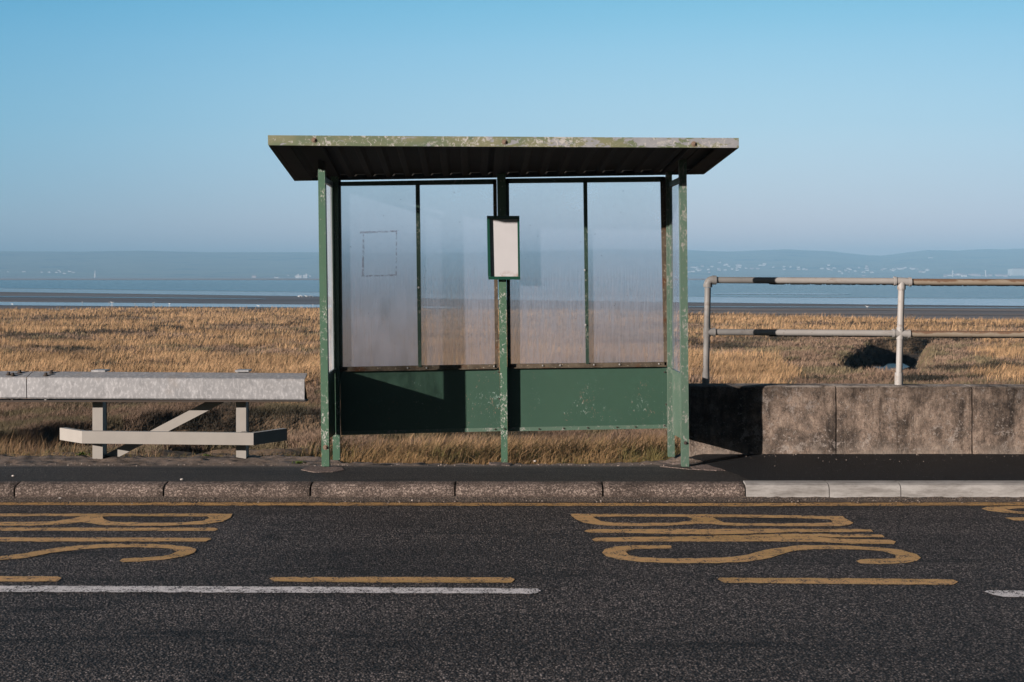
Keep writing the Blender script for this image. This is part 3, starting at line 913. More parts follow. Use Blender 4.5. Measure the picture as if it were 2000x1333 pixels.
def blades(name, N, kind, ylo, yhi, xlo=-380, xhi=2380, mask=None, seed=0):
    r = np.random.default_rng(seed + 100)
    px = r.uniform(xlo, xhi, N); py = r.uniform(ylo, yhi, N)
    # ground point under that direction (march the height field)
    Y = F * (H + 0.7) / (py - HZ)
    for _ in range(6):
        X = (px - 1000) * Y / F
        z = tz(X, Y)
        Y = 0.5 * Y + 0.5 * F * (H - z) / (py - HZ)
        Y = np.clip(Y, 10.0, 100)
    X = (px - 1000) * Y / F
    X = X + r.normal(0, 0.05, N); Y = Y + r.normal(0, 0.01, N) * Y ** 0.8
    z = tz(X, Y)
    car = carve(X, Y) * sst(12.5, 14.5, Y)
    gold = vn(X, Y, 0.22, 4, 41)
    far = sst(20, 34, Y)
    # golden share by place
    g = 0.26 + 0.34 * far + 0.9 * (gold - 0.5) * (0.4 + 0.6 * far) * 2.0
    g = g + 0.18 * sst(45, 60, Y) - 0.5 * np.exp(-((X - 11) ** 2 / 60 + (Y - 42) ** 2 / 120)) * 0.9
    under = np.exp(-((X / 1.6) ** 4)) * (1 - sst(13, 16, Y))
    dark = darkmask(X, Y)
    a_ = X / Y * F + 1000
    g = g - 0.17 - 0.75 * (vn(X, Y * 2.4, 0.28, 4, 95) - 0.5) * 2 - 0.6 * dark
    g = g - 0.55 * sst(1500, 1600, a_) * (1 - sst(1870, 1950, a_)) * sst(20, 26, Y) * (1 - sst(50, 58, Y))
    g = g + 0.35 * sst(1800, 1950, a_) * sst(24, 27, Y) * (1 - sst(44, 50, Y)) + 0.3 * sst(60, 66, Y) * sst(1300, 1500, a_)
    g = g + 0.30 * sst(27, 30, Y) * (1 - sst(36, 40, Y)) * (1 - sst(1500, 1600, a_))
    g = g + 0.75 * under
    g = g + 0.5 * sst(-2.5, -1.3, X) * (1 - sst(14, 18, Y)) * (1 - under)
    keep = (Y > pave_edge(X) + 0.03) & (Y < marsh_edge(X, Y) + 0.6) & (Y > 10.12)
    if kind == 'gold':
        keep &= (r.random(N) < np.clip((g - 0.42) * 4 + 0.5, 0, 1)) & (car < 0.12) & ~((X > 6.6) & (X < 9.4) & (Y > 27.5) & (Y < 33))
    else:
        keep &= (r.random(N) < np.clip((0.62 - g) * 4 + 0.55, 0.12, 1))
        keep &= (z > -1.17) & ~((car > 0.18) & (X > 7.0) & (X < 9.6) & (Y < 36))
    keep &= ~((Y < 10.5) & (X > 1.0))
    X, Y, z, car, g, far, under, dark = [q[keep] for q in (X, Y, z, car, g, far, under, dark)]
    n = len(X)
    tuft = vn(X, Y, 2.2, 3, 51)
    ang = r.uniform(0, 2 * math.pi, n)
    if kind == 'gold':
        h = r.uniform(0.10, 0.25, n) * (0.55 + 0.9 * tuft)
        h *= np.where(Y < 13, 0.85 + 0.5 * r.random(n), 1)
        wd = np.maximum(0.0035, Y * 0.00026) * r.uniform(0.6, 1.4, n)
        lean = 0.35; bend = 0.5
        c0 = np.array([0.72, 0.455, 0.235]); c1 = np.array([0.46, 0.285, 0.155]); c2 = np.array([0.24, 0.21, 0.10])
        t1 = r.random(n)[:, None]; t2 = (r.random(n) < (0.12 + 0.25 * under))[:, None]
        C = c0 * t1 + c1 * (1 - t1)
        C = np.where(t2, C * 0.35 + c2 * 0.65 * 0.8, C)
        C = C * (0.38 + 1.24 * vn(X, Y * 1.8, 0.5, 4, 61))[:, None]
        nearm = (1 - sst(12, 24, Y))[:, None]
        C = C * (1 - 0.25 * nearm)
    else:
        h = r.uniform(0.04, 0.12, n) * (0.7 + 0.8 * tuft)
        wd = np.maximum(0.007, Y * 0.00036) * r.uniform(0.6, 1.4, n)
        lean = 0.7; bend = 0.4
        c0 = np.array([0.33, 0.225, 0.155]); c1 = np.array([0.19, 0.13, 0.088]); c2 = np.array([0.15, 0.14, 0.07])
        t1 = r.random(n)[:, None]; gr = vn(X, Y, 1.3, 3, 71)[:, None]
        C = c0 * t1 + c1 * (1 - t1)
        C = np.where(gr > 0.58, C * 0.4 + c2 * 0.6, C)
        C = C * (0.55 + 0.9 * vn(X, Y * 1.6, 0.6, 4, 62))[:, None]
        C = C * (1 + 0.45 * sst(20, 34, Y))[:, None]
        xc = np.interp(Y, [29.8, 33, 37.2, 41.5, 45.6], [7.5, 8.6, 9.9, 11.2, 12.4])
        dk_ = np.clip(dark + (car > 0.16) * (X > 6) * (X < xc + 0.35), 0, 1)[:, None]  # dark plants, plus the creek's left bank coloured dark for its shade
        C = C * (1 - dk_) + dk_ * np.array([0.045, 0.042, 0.032]) * r.uniform(0.5, 1.6, n)[:, None]
    # wind from the left: blades lean to the right
    dx = np.cos(ang) * lean * h * r.random(n) + 0.16 * h
    dy = np.sin(ang) * lean * h * r.random(n)
    # width direction mostly across the view, twisted at random
    wa = r.normal(0, 0.7, n)
    wx, wy = np.cos(wa) * wd / 2, np.sin(wa) * wd / 2
    base = np.stack([X, Y, z - 0.01], -1)
    W = np.stack([wx, wy, 0 * wx], -1)
    mid = base + np.stack([dx * 0.35, dy * 0.35, h * 0.55], -1)
    tip = base + np.stack([dx * (1 + bend), dy * (1 + bend), h], -1)
    V = np.stack([base - W, base + W, mid - W * 0.85, mid + W * 0.85, tip], 1).reshape(-1, 3)
    i = np.arange(n)[:, None] * 5
    Fc = np.concatenate([i + np.array([[0, 1, 3]]), i + np.array([[0, 3, 2]]), i + np.array([[2, 3, 4]])], 0)
    CC = np.repeat(C, 5, axis=0).reshape(n, 5, 3)
    return np_mesh(name, V, Fc, CC.reshape(-1, 3))


me = blades('dry_grass', 620000, 'gold', 603, 905, seed=1)
tag(link('dry_grass', me, M_grass), 'golden dry marsh grass leaning in the wind behind the shelter', 'grass', kind='stuff')
me = blades('marsh_shrub', 620000, 'shrub', 603, 900, seed=2)
tag(link('marsh_plants', me, M_grass), 'low brown and grey green salt marsh plants between the grass patches', 'marsh plants', kind='stuff')


# extra long stems right behind the footway under the shelter
def near_stems():
    r = np.random.default_rng(9)
    n = 13000
    X = r.uniform(-1.9, 1.9, n)
    X = np.where(r.random(n) < 0.45, r.uniform(-7, 2, n), X)
    Y = pave_edge(X) - 0.05 * (X < -1.7) + 0.03 + r.random(n) ** 1.8 * 2.4
    k = (X < -1.7) & (r.random(n) < 0.25)
    X, Y = X[~k], Y[~k]; n = len(X)
    z = np.where(Y < pave_edge(X), pave_z(X, Y), tz(X, Y))
    h = r.uniform(0.05, 0.26, n) * (0.6 + 0.9 * vn(X, Y, 4, 3, 5)) * np.where(X < -1.6, 0.42, 1) * (0.5 + 0.5 * sst(0, 0.5, Y - pave_edge(X)))
    wd = r.uniform(0.0022, 0.005, n)
    ang = r.uniform(0, 6.283, n); l = r.uniform(0, 0.9, n) * h
    dx = np.cos(ang) * l + 0.3 * h; dy = np.sin(ang) * l * 0.6
    wa = r.normal(0, 0.6, n)
    base = np.stack([X, Y, z - 0.01], -1); W = np.stack([np.cos(wa) * wd / 2, np.sin(wa) * wd / 2, 0 * wd], -1)
    mid = base + np.stack([dx * .35, dy * .35, h * .6], -1); tip = base + np.stack([dx * 1.5, dy * 1.5, h], -1)
    V = np.stack([base - W, base + W, mid - W * .8, mid + W * .8, tip], 1).reshape(-1, 3)
    i = np.arange(n)[:, None] * 5
    Fc = np.concatenate([i + np.array([[0, 1, 3]]), i + np.array([[0, 3, 2]]), i + np.array([[2, 3, 4]])], 0)
    t = r.random(n)[:, None]
    C = np.array([0.42, 0.26, 0.12]) * t + np.array([0.25, 0.16, 0.08]) * (1 - t)
    gmask = (vn(X, Y, 2.0, 3, 77) + r.normal(0, 0.1, n) > 0.56)[:, None]
    C = np.where(gmask, C * 0.4 + np.array([0.13, 0.15, 0.045]) * 0.6, C)
    return np_mesh('verge_grass', V, Fc, np.repeat(C, 5, axis=0))


tag(link('verge_grass', near_stems(), M_grass), 'long straw and green grass growing at the back edge of the footway under the shelter', 'grass', kind='stuff')

# ================================================================ estuary
ZM = -2.5
bm = bmesh.new()
vs = [bm.verts.new(p) for p in ((-8500, -200, ZM), (8500, -200, ZM), (8500, 8500, ZM), (-8500, 8500, ZM))]
bm.faces.new(vs)
tag(obj('mudflat', bm, M_mud), kind='structure')


def water(name, top, bot, mat, z):
    bm = bmesh.new()
    pts = [G(x, y, z) for x, y in top] + [G(x, y, z) for x, y in bot[::-1]]
    bm.faces.new([bm.verts.new(p) for p in pts])
    bmesh.ops.triangulate(bm, faces=bm.faces[:])
    return tag(obj(name, bm, mat), kind='structure')


water('wet_sand', [(-1200, 548), (0, 547.5), (1000, 547.5), (2000, 547.5), (3200, 548)],
      [(-1200, 552.8), (0, 563.2), (620, 571.2), (1000, 576.2), (1345, 579.8), (2000, 583.8), (3200, 586.8)], M_wet, ZM + 0.03)
water('tidal_channel', [(-1200, 553), (0, 563.5), (300, 567.5), (620, 571.5), (1000, 576.5), (1345, 580), (1600, 582), (2000, 584), (3200, 587)],
      [(-1200, 560), (0, 570.5), (300, 575), (620, 579.5), (1000, 586), (1345, 591), (1600, 594), (2000, 598), (3200, 604)], M_water, ZM + 0.06)
water('tidal_channel', [(-1200, 582), (0, 590), (300, 592.5), (620, 595.5), (900, 600)],
      [(-1200, 590), (0, 596.5), (300, 599), (620, 601), (900, 602.5)], M_water, ZM + 0.06)
water('tidal_pool', [(1395, 574), (1450, 572.5), (1600, 573.5), (1660, 574.5)], [(1395, 575), (1450, 575), (1600, 576), (1660, 575.5)], M_water, ZM + 0.09)
water('tidal_pool', [(60, 605.5), (110, 603.5), (200, 604.5), (260, 606)], [(60, 607), (110, 608), (200, 608), (260, 607.5)], M_water, ZM + 0.06)

M_shore = Mat('far_shore_sand', 0.9).base((0.42, 0.32, 0.27))
water('far_shore', [(-1500, 543.9), (0, 543.9), (1000, 543.9), (3200, 543.9)], [(-1500, 547.4), (0, 547.0), (1000, 547.2), (3200, 548)], M_shore, ZM + 0.04)
M_sandbar = Mat('sandbar', 0.9)
M_sandbar.base(M_sandbar.mix(M_sandbar.noise(0.05, 4, 0.6, vec=M_sandbar.scaled(0.2, 1, 1)), (0.22, 0.175, 0.15), (0.36, 0.285, 0.24)))
water('sandbar', [(1180, 603.5), (1345, 603), (1500, 603.6), (1700, 603.2), (2000, 604), (2700, 605)], [(1180, 604), (1345, 606.5), (1500, 607.5), (1700, 606.5), (2000, 608), (2700, 609)], M_sandbar, ZM + 0.05)
water('sandbar', [(1345, 611.5), (1500, 611), (1760, 613), (2100, 614)], [(1345, 613), (1500, 614), (1760, 615), (2100, 616)], M_sandbar, ZM + 0.05)
water('wet_streak', [(-300, 578), (0, 579), (300, 581.2), (520, 584)], [(-300, 579), (0, 580.2), (300, 582.6), (520, 584.8)], M_wet, ZM + 0.05)
water('wet_streak', [(1345, 598.5), (1600, 599.3), (2000, 601), (2500, 603)], [(1345, 599.5), (1600, 600.6), (2000, 602.4), (2500, 604)], M_wet, ZM + 0.04)
# far shore and hills
crest_x = [-1500, -700, -300, 0, 150, 270, 400, 620, 800, 1000, 1200, 1345, 1420, 1480, 1530, 1575, 1620, 1690, 1720, 1760, 1810, 1870, 1930, 1960, 2000, 2300, 2800, 3600]
crest_y = [500, 496, 488, 491, 492, 490, 493, 493, 495, 492, 487, 489, 492, 489.5, 487.5, 489.5, 491, 498.5, 500, 495, 489, 490, 486.5, 487.5, 485.5, 482, 494, 500]


def gfun(t):
    return 0.62 * t + 0.38 * t * t * (3 - 2 * t)


def hill_py(px, t):
    crest = np.interp(px, crest_x, crest_y) + 0.9 * (vn(px, 0 * px, 0.06, 4, 81) - 0.5)
    rip = (vn(px, t * 300, 0.012, 4, 82) - 0.5) * 5 * t * (1 - t) * 4 * 0.6
    return 543.6 + (crest - 543.6) * gfun(t) + rip


tv = np.concatenate([[-0.02], np.linspace(0, 1, 90), [1.1]])
pxv = np.linspace(-1500, 3600, 1500)
PX, T = np.meshgrid(pxv, tv)
Yh = 4300 + 2500 * T
PY = hill_py(PX, np.clip(T, 0, 1))
XX = (PX - 1000) * Yh / F
ZZ = H + (HZ - PY) * Yh / F
ZZ[0, :] = ZM - 3
ZZ[-1, :] -= 60
tag(link('far_hills', grid_mesh('far_hills', XX, Yh, ZZ), M_hill), kind='structure')


def on_hill(px, py):
    lo, hi = 0.0, 1.0
    for _ in range(30):
        m_ = (lo + hi) / 2
        if float(hill_py(np.array([px]), np.array([m_]))[0]) > py: lo = m_
        else: hi = m_
    Y = 4300 + 2500 * lo
    return Vector(((px - 1000) * Y / F, Y, H + (HZ - py) * Y / F))


def house(px, py, wpx, hpx, wall, label, cat='house', group=None, name='far_house'):
    p = on_hill(px, py)
    s = F / p.y
    w_, h_ = wpx / s / 2, hpx / s
    d = max(5.0, w_ * 0.8)
    bm = bmesh.new()
    hexa(bm, [(-w_, 0, -3), (w_, 0, -3), (w_, 0, h_ * 0.65), (-w_, 0, h_ * 0.65)], [(-w_, d, -3), (w_, d, -3), (w_, d, h_ * 0.65), (-w_, d, h_ * 0.65)])
    nf = len(bm.faces)
    hexa(bm, [(-w_ * 1.04, -0.4, h_ * 0.65), (-w_ * 1.04, d / 2, h_), (-w_ * 1.04, d + 0.4, h_ * 0.65)], [(w_ * 1.04, -0.4, h_ * 0.65), (w_ * 1.04, d / 2, h_), (w_ * 1.04, d + 0.4, h_ * 0.65)])
    bm.faces.ensure_lookup_table()
    for f in bm.faces[nf:]: f.material_index = 1
    o = obj(name, bm, [wall, M_house_r])
    o.location = p
    return tag(o, label, cat, group)


rr = random.Random(5)
LBL = 'tiny white or pinkish house in the hazy far town right of the shelter'
for i in range(85):
    px = rr.choice([rr.uniform(1345, 1480), rr.uniform(1480, 1700), rr.uniform(1640, 1820)])
    cy = 532 - 10 * math.exp(-((px - 1500) / 180) ** 2) - 3 * math.exp(-((px - 1740) / 60) ** 2)
    py = rr.gauss(cy, 3.5)
    py = min(py, 540)
    house(px, py, rr.uniform(3, 7), rr.uniform(2.4, 4.0), M_house_w if rr.random() < 0.75 else M_house_p, LBL, group='houses of the far town')
for i in range(22):
    px = rr.uniform(1835, 1985)
    house(px, rr.uniform(538, 541.5), rr.uniform(5, 11), rr.uniform(3, 6), M_house_p if rr.random() < 0.7 else M_house_w,
          'hazy low building in the row by the two far chimneys', group='low buildings by the far chimneys')
for i in range(11):
    house(rr.uniform(-5, 145), rr.gauss(532, 1.6), rr.uniform(3, 6), rr.uniform(2, 3.2), M_house_w,
          'tiny white house on the far shore near the left picture edge', group='houses on the far shore at the left')
for i in range(14):
    px = rr.choice([rr.uniform(555, 616), rr.uniform(1100, 1330), rr.uniform(1100, 1330)])
    house(px, rr.uniform(538.5, 541.5), rr.uniform(2.5, 4), rr.uniform(2.5, 3.5), M_house_w,
          'tiny white cottage low on the far waterfront', group='cottages along the far waterfront')
house(496, 543, 9, 5.5, M_house_p, 'small pinkish far house standing alone left of the white waterfront hall', 'house')
house(540, 544, 9, 3.5, M_house_w, 'low flat white building on the far waterfront', 'building')
house(1760, 527, 11, 4, M_house_w, 'wide white building above the far town, over the railing\'s tee joint', 'building')
house(1818, 505, 8, 2.6, M_house_w, 'lone pale farmhouse high on the far right hill', 'house')
# white turreted hall
e = empty('white_hall', on_hill(590, 544), 'large white turreted building on the far shore, left of the shelter', 'building')
p = e.location
s = p.y / F
obj('hall', box(p.x - 13 * s, p.x + 11 * s, p.y, p.y + 20, p.z - 3, p.z + 5 * s), M_house_w, e)
for dx, hh in ((-7, 9), (-2.5, 6.5), (4, 7.5), (8.5, 9.5)):
    b = box(p.x + (dx - 1.8) * s, p.x + (dx + 1.8) * s, p.y - 4, p.y + 6, p.z - 3, p.z + hh * s * 0.85)
    hexa(b, [(p.x + (dx - 1.8) * s, p.y - 4, p.z + hh * s * 0.85), (p.x + (dx + 1.8) * s, p.y - 4, p.z + hh * s * 0.85), (p.x + dx * s, p.y + 1, p.z + hh * s)],
         [(p.x + (dx - 1.8) * s, p.y + 6, p.z + hh * s * 0.85), (p.x + (dx + 1.8) * s, p.y + 6, p.z + hh * s * 0.85), (p.x + dx * s, p.y + 1.1, p.z + hh * s)])
    obj('turret', b, M_house_w, e)
# white tower at the left
e = empty('white_tower', on_hill(186, 542.5), 'slim white tower with a lantern top on the far shore at the left', 'tower')
p = e.location; s = p.y / F
obj('shaft', tube(p - Vector((0, 0, 3)), p + Vector((0, 0, 9 * s)), 2.0 * s, None, 12, 1.2 * s), M_house_w, e)
obj('lantern', tube(p + Vector((0, 0, 9 * s)), p + Vector((0, 0, 14 * s)), 0.9 * s, None, 12, 0.4 * s), M_house_w, e)
for px in (1861, 1925):
    p = on_hill(px, 541); s = p.y / F
    o = obj('factory_chimney', tube((p.x, p.y, p.z - 3), (p.x, p.y, p.z + 12.5 * s), 1.1 * s, None, 12, 0.8 * s), M_house_w)
    tag(o, 'thin white chimney on the far shore, %s of the pair' % ('left' if px < 1900 else 'right, beside the pale block'), 'chimney', 'pair of far chimneys')
e = empty('hospital_block', on_hill(1990, 539), 'large pale flat roofed block on the far shore at the right picture edge', 'building')
p = e.location; s = p.y / F
obj('wall', box(p.x - 13 * s, p.x + 22 * s, p.y, p.y + 40, p.z - 5, p.z + 13.5 * s), Mat('far_block_grey', 0.8).base((0.6, 0.6, 0.58)), e)
obj('roof', box(p.x - 6 * s, p.x + 10 * s, p.y + 5, p.y + 30, p.z + 13.5 * s, p.z + 15.5 * s), M_house_r, e)

# gulls on the mud
def gull_mesh():
    bm = bmesh.new()
    sp_ = [(-0.30, 0.20, 0.010), (-0.16, 0.21, 0.05), (0.0, 0.20, 0.085), (0.12, 0.21, 0.075), (0.19, 0.27, 0.045), (0.24, 0.335, 0.045), (0.29, 0.325, 0.025), (0.34, 0.315, 0.006)]
    rings = []
    for x, z, r_ in sp_:
        rings.append([bm.verts.new((x, r_ * math.cos(t), z + r_ * math.sin(t))) for t in [2 * math.pi * i / 10 for i in range(10)]])
    for a, b in zip(rings[:-1], rings[1:]):
        for i in range(10):
            bm.faces.new((a[i], a[(i + 1) % 10], b[(i + 1) % 10], b[i]))
    bm.faces.new(rings[0]); bm.faces.new(rings[-1])
    for sy in (-0.03, 0.03):
        tube((0.02, sy, 0.14), (0.03, sy, 0.0), 0.008, bm, 6)
    bmesh.ops.recalc_face_normals(bm, faces=bm.faces[:])
    me = bpy.data.meshes.new('gull'); bm.to_mesh(me); bm.free()
    me.materials.append(M_gull.m)
    return me


gm_ = gull_mesh()
gulls = [(24, 596.6, 'white gull at the tide line nearest the left picture edge'), (161, 592.5, 'white gull standing left of the brightest pair of gulls'),
         (213, 594.5, 'left gull of the close pair at the near water strip'), (219, 594, 'right gull of the close pair at the near water strip'),
         (264, 596, 'gull on the near water strip, first right of the close pair'), (299, 594.5, 'gull on the near water strip, second right of the close pair'),
         (331, 596.2, 'gull at the water strip above the railing post of the barrier'), (505, 600.5, 'gull at the grass edge behind the barrier\'s right post'),
         (584, 581.5, 'leftmost gull in the row on the mud beside the shelter\'s left post'), (590, 581.7, 'second gull in the row on the mud beside the shelter\'s left post'),
         (599, 582, 'middle gull in the row on the mud beside the shelter\'s left post'), (605, 581.7, 'fourth gull in the row on the mud, a bright one'),
         (611, 581.7, 'rightmost gull in the row on the mud beside the shelter\'s left post'), (611, 599, 'lone gull on the water strip beside the shelter\'s left post'),
         (1694, 602, 'lone gull on the brown mud behind the railing')]
for px, py, l in gulls:
    o = bpy.data.objects.new('gull', gm_); col.objects.link(o)
    o.location = G(px, py, ZM + 0.06)
    o.rotation_euler = (0, 0, rr.uniform(0, 6.28))
    sc_ = rr.uniform(1.0, 1.4) if py < 590 else rr.uniform(0.6, 0.9)
    o.scale = (sc_, sc_, sc_)
    tag(o, l, 'gull', 'gulls on the mudflat')

# ================================================================ bus shelter
SH = empty('bus_shelter', (-0.05, 9.9, 0.08), 'weathered green metal bus shelter with misted panes standing on the footway', 'bus shelter')


def slab(a, b, c_, d, th, bm=None):
    """thin solid from 4 corners (thickness along its normal)"""
    bm = bm or bmesh.new()
    pts = [Vector(q) for q in (a, b, c_, d)]
    n = (pts[1] - pts[0]).cross(pts[3] - pts[0]).normalized() * th
    hexa(bm, pts, [q + n for q in pts])
    return bm


# roof
YF, YB = 8.96, 10.33
rf = obj('fascia', qp([(523, 264.5), (1443, 270), (1443.5, 289), (1100, 287.5), (700, 285.5), (523.5, 284)], YF, 0.035), M_fascia, None, 0.002)
roof = None
A = P(523.5, 284, YF); B = P(1443.5, 289, YF); C_ = P(1375, 341, YB); D = P(575, 354, YB)


def roof_pt(u_, v_, dz=0.0):
    p = A.lerp(B, u_).lerp(D.lerp(C_, u_), v_)
    return p + Vector((0, 0, dz))


# profiled sheet
nrib = 21
us = []
for i in range(nrib):
    b0 = 0.012 + 0.976 * i / nrib; wv = 0.976 / nrib
    us += [(b0 + wv * 0.0, 0.036), (b0 + wv * 0.50, 0.036), (b0 + wv * 0.60, 0.012), (b0 + wv * 0.84, 0.012), (b0 + wv * 0.98, 0.036)]
bm = bmesh.new()
prev = None
for u_, dz in us:
    cur = [bm.verts.new(roof_pt(u_, 0.027, dz)), bm.verts.new(roof_pt(u_, 0.98, dz)), bm.verts.new(roof_pt(u_, 0.98, dz + 0.002)), bm.verts.new(roof_pt(u_, 0.027, dz + 0.002))]
    if prev:
        for j in range(4):
            bm.faces.new((prev[j], prev[(j + 1) % 4], cur[(j + 1) % 4], cur[j]))
    else:
        bm.faces.new(cur)
    prev = cur
bm.faces.new(prev[::-1])
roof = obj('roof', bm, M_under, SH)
# fascia becomes part of the roof
off = wloc(roof)
rf.data.transform(Matrix.Translation(-off)); rf.parent = roof
for x in (613, 985, 1355):
    bolt(x, 274 + (x - 613) * 7.5 / 742, YF - 0.001, 0.011, roof, M_bolt)


def rim(u0, u1, v0, v1, h0, h1, name):
    bm = bmesh.new()
    hexa(bm, [roof_pt(u0, v0, h0), roof_pt(u1, v0, h0), roof_pt(u1, v1, h0), roof_pt(u0, v1, h0)],
         [roof_pt(u0, v0, h1), roof_pt(u1, v0, h1), roof_pt(u1, v1, h1), roof_pt(u0, v1, h1)])
    return obj(name, bm, M_under, roof)


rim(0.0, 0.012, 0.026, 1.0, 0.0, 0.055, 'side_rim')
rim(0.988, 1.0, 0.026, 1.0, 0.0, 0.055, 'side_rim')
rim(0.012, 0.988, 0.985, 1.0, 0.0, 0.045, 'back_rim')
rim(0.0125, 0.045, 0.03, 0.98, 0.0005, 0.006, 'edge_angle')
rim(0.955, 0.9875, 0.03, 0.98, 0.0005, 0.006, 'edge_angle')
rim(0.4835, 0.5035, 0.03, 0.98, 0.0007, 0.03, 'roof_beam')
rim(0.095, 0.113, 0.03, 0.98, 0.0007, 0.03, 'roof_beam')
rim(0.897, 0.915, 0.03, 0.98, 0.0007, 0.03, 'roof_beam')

# front posts (channels)
def channel(pts, Y, depth, mat, name):
    """front web with two returns behind it, as rolled channel"""
    (x0, y0), (x1, y1), (x2, y2), (x3, y3) = pts
    bm = bmesh.new()
    qp(pts, Y, 0.006, bm)
    t = 2.0
    qp([(x0, y0), (x0 + t, y0), (x3 + t, y3), (x3, y3)], Y + 0.0062, depth - 0.006, bm)
    qp([(x1 - t, y1), (x1, y1), (x2, y2), (x2 - t, y2)], Y + 0.0062, depth - 0.006, bm)
    return obj(name, bm, mat, SH)


bm = bmesh.new()
qp([(621, 329), (624, 330.5), (628, 331), (629.5, 334.5), (632, 333.5), (634.5, 331.5), (643, 911.5), (628, 911.5)], 9.51, 0.006, bm)
qp([(621, 333), (623, 333), (630, 911), (628, 911)], 9.5165, 0.064, bm)
qp([(632.5, 333), (634.5, 333), (643, 911), (641, 911)], 9.5165, 0.064, bm)
pl = obj('front_post', bm, M_green, SH)
bolt(635.5, 874, 9.509, 0.011, pl, M_bolt)
pr = channel([(1327, 305), (1341, 305), (1346, 912), (1332, 912)], 9.51, 0.07, M_green_pale, 'front_post')
bolt(1339, 865.5, 9.509, 0.008, pr, M_boltd)
bm = qp([(621.5, 305), (634, 305), (634.4, 330), (621.5, 330)], 9.530, 0.045)
obj('post_head', bm, M_under, pl)
# back posts
obj('back_post', qp([(646, 336), (660, 336), (663.5, 899), (650, 899)], 10.16, 0.055), M_green, SH, 0.003)
obj('back_post', qp([(1301, 330), (1312.5, 330), (1318, 893), (1305.5, 893)], 10.16, 0.055), M_green_pale, SH, 0.003)
mp = obj('middle_post', qp([(970.5, 338), (987.5, 338), (991.5, 908), (979, 908)], 10.14, 0.06), M_green, SH, 0.003)
bolt(985.2, 838, 10.139, 0.004, mp, M_boltd)

YW = 10.215   # plane of the back wall


def frame_piece(pts, mat, name='glazing_frame', dy=-0.022, depth=0.03, parent=SH):
    return obj(name, qp(pts, YW + dy, depth), mat, parent, 0.002)


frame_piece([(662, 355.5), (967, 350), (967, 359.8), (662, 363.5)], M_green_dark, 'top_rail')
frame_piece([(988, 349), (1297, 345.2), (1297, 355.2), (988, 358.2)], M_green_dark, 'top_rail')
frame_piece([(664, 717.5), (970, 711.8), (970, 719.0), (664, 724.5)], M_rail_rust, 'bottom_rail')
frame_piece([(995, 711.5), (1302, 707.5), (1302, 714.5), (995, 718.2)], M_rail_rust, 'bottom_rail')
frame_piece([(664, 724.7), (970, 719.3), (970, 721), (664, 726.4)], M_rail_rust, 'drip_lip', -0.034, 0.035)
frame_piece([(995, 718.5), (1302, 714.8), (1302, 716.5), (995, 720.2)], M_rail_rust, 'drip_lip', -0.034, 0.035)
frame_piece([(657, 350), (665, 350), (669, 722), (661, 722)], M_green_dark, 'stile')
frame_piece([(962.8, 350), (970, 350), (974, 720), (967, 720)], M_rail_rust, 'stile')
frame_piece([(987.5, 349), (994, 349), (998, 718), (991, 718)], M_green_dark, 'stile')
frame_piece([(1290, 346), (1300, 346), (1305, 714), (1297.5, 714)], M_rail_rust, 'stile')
gb1 = frame_piece([(811.5, 360), (819.5, 360), (823, 717), (816.5, 717)], M_green_dark, 'glazing_bar', -0.03, 0.036)
gb2 = frame_piece([(1139.5, 356), (1147, 356), (1150.5, 711), (1144.5, 711)], M_green_dark, 'glazing_bar', -0.03, 0.036)
M_screw = Mat('bright_screw', 0.3, metal=0.6).base((0.8, 0.78, 0.74))
for b_, x, y in ((gb1, 817.5, 562), (gb2, 1142, 528), (gb2, 1143.5, 635)):
    bolt(x, y, YW - 0.031, 0.005, b_, M_screw, 'screw')

# panes
def pane(pts, mat):
    bm = bmesh.new()
    bm.faces.new([bm.verts.new(P(x, y, YW)) for x, y in pts])
    return obj('window_pane', bm, mat, SH)


p1 = pane([(663, 360), (815, 358), (820, 719), (667, 721)], M_pane)
pane([(816, 358), (966, 355), (971, 716), (821, 719)], M_pane_clear)
pane([(992, 354), (1143, 353), (1147, 713), (996, 715)], M_pane_clear)
pane([(1144, 353), (1294, 351), (1301, 711), (1148, 713)], M_pane_clear)
bm = bmesh.new()
for q in ([(703, 453), (776, 450), (776, 453.5), (703, 457)], [(708.5, 457), (711.5, 457), (710.5, 541), (706.5, 541)],
          [(773, 454), (775.5, 454), (775, 538), (772.5, 538)], [(706, 538), (774, 536.5), (774, 539), (706, 541.5)]):
    bm.faces.new([bm.verts.new(P(x, y, YW - 0.002)) for x, y in q])
tp = obj('tape_residue', bm, M_tape, p1)

# lower panels
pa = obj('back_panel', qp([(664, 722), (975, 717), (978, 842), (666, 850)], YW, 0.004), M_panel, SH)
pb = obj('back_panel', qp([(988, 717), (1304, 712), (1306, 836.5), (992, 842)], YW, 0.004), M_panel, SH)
obj('panel_flange', qp([(666, 843), (978, 835.5), (978, 842.5), (666, 850.5)], YW - 0.005, 0.0045), M_green_pale, pa)
obj('panel_flange', qp([(992, 835.5), (1306, 829.5), (1306, 837), (992, 843)], YW - 0.005, 0.0045), M_green_pale, pb)
obj('panel_edge_strip', qp([(969, 722), (975.5, 722), (978, 835), (971, 835)], YW - 0.006, 0.0055), M_panel, pa)
obj('panel_edge_strip', qp([(1293, 716), (1303, 716), (1306, 829), (1296, 829)], YW - 0.006, 0.0055), M_panel, pb)
for x, y, pp in ((1053, 838.3, pb), (1101, 837.2, pb), (1148, 836, pb), (1205, 835, pb), (1241, 834.2, pb), (967, 839, pa), (1298, 832, pb)):
    bolt(x, y, YW - 0.0052, 0.004, pp, M_boltd)
for x, y, pp in ((973.5, 727, pa), (975, 779, pa), (1298, 727, pb), (1301, 790, pb)):
    bolt(x, y, YW - 0.0065, 0.004, pp, M_boltd)
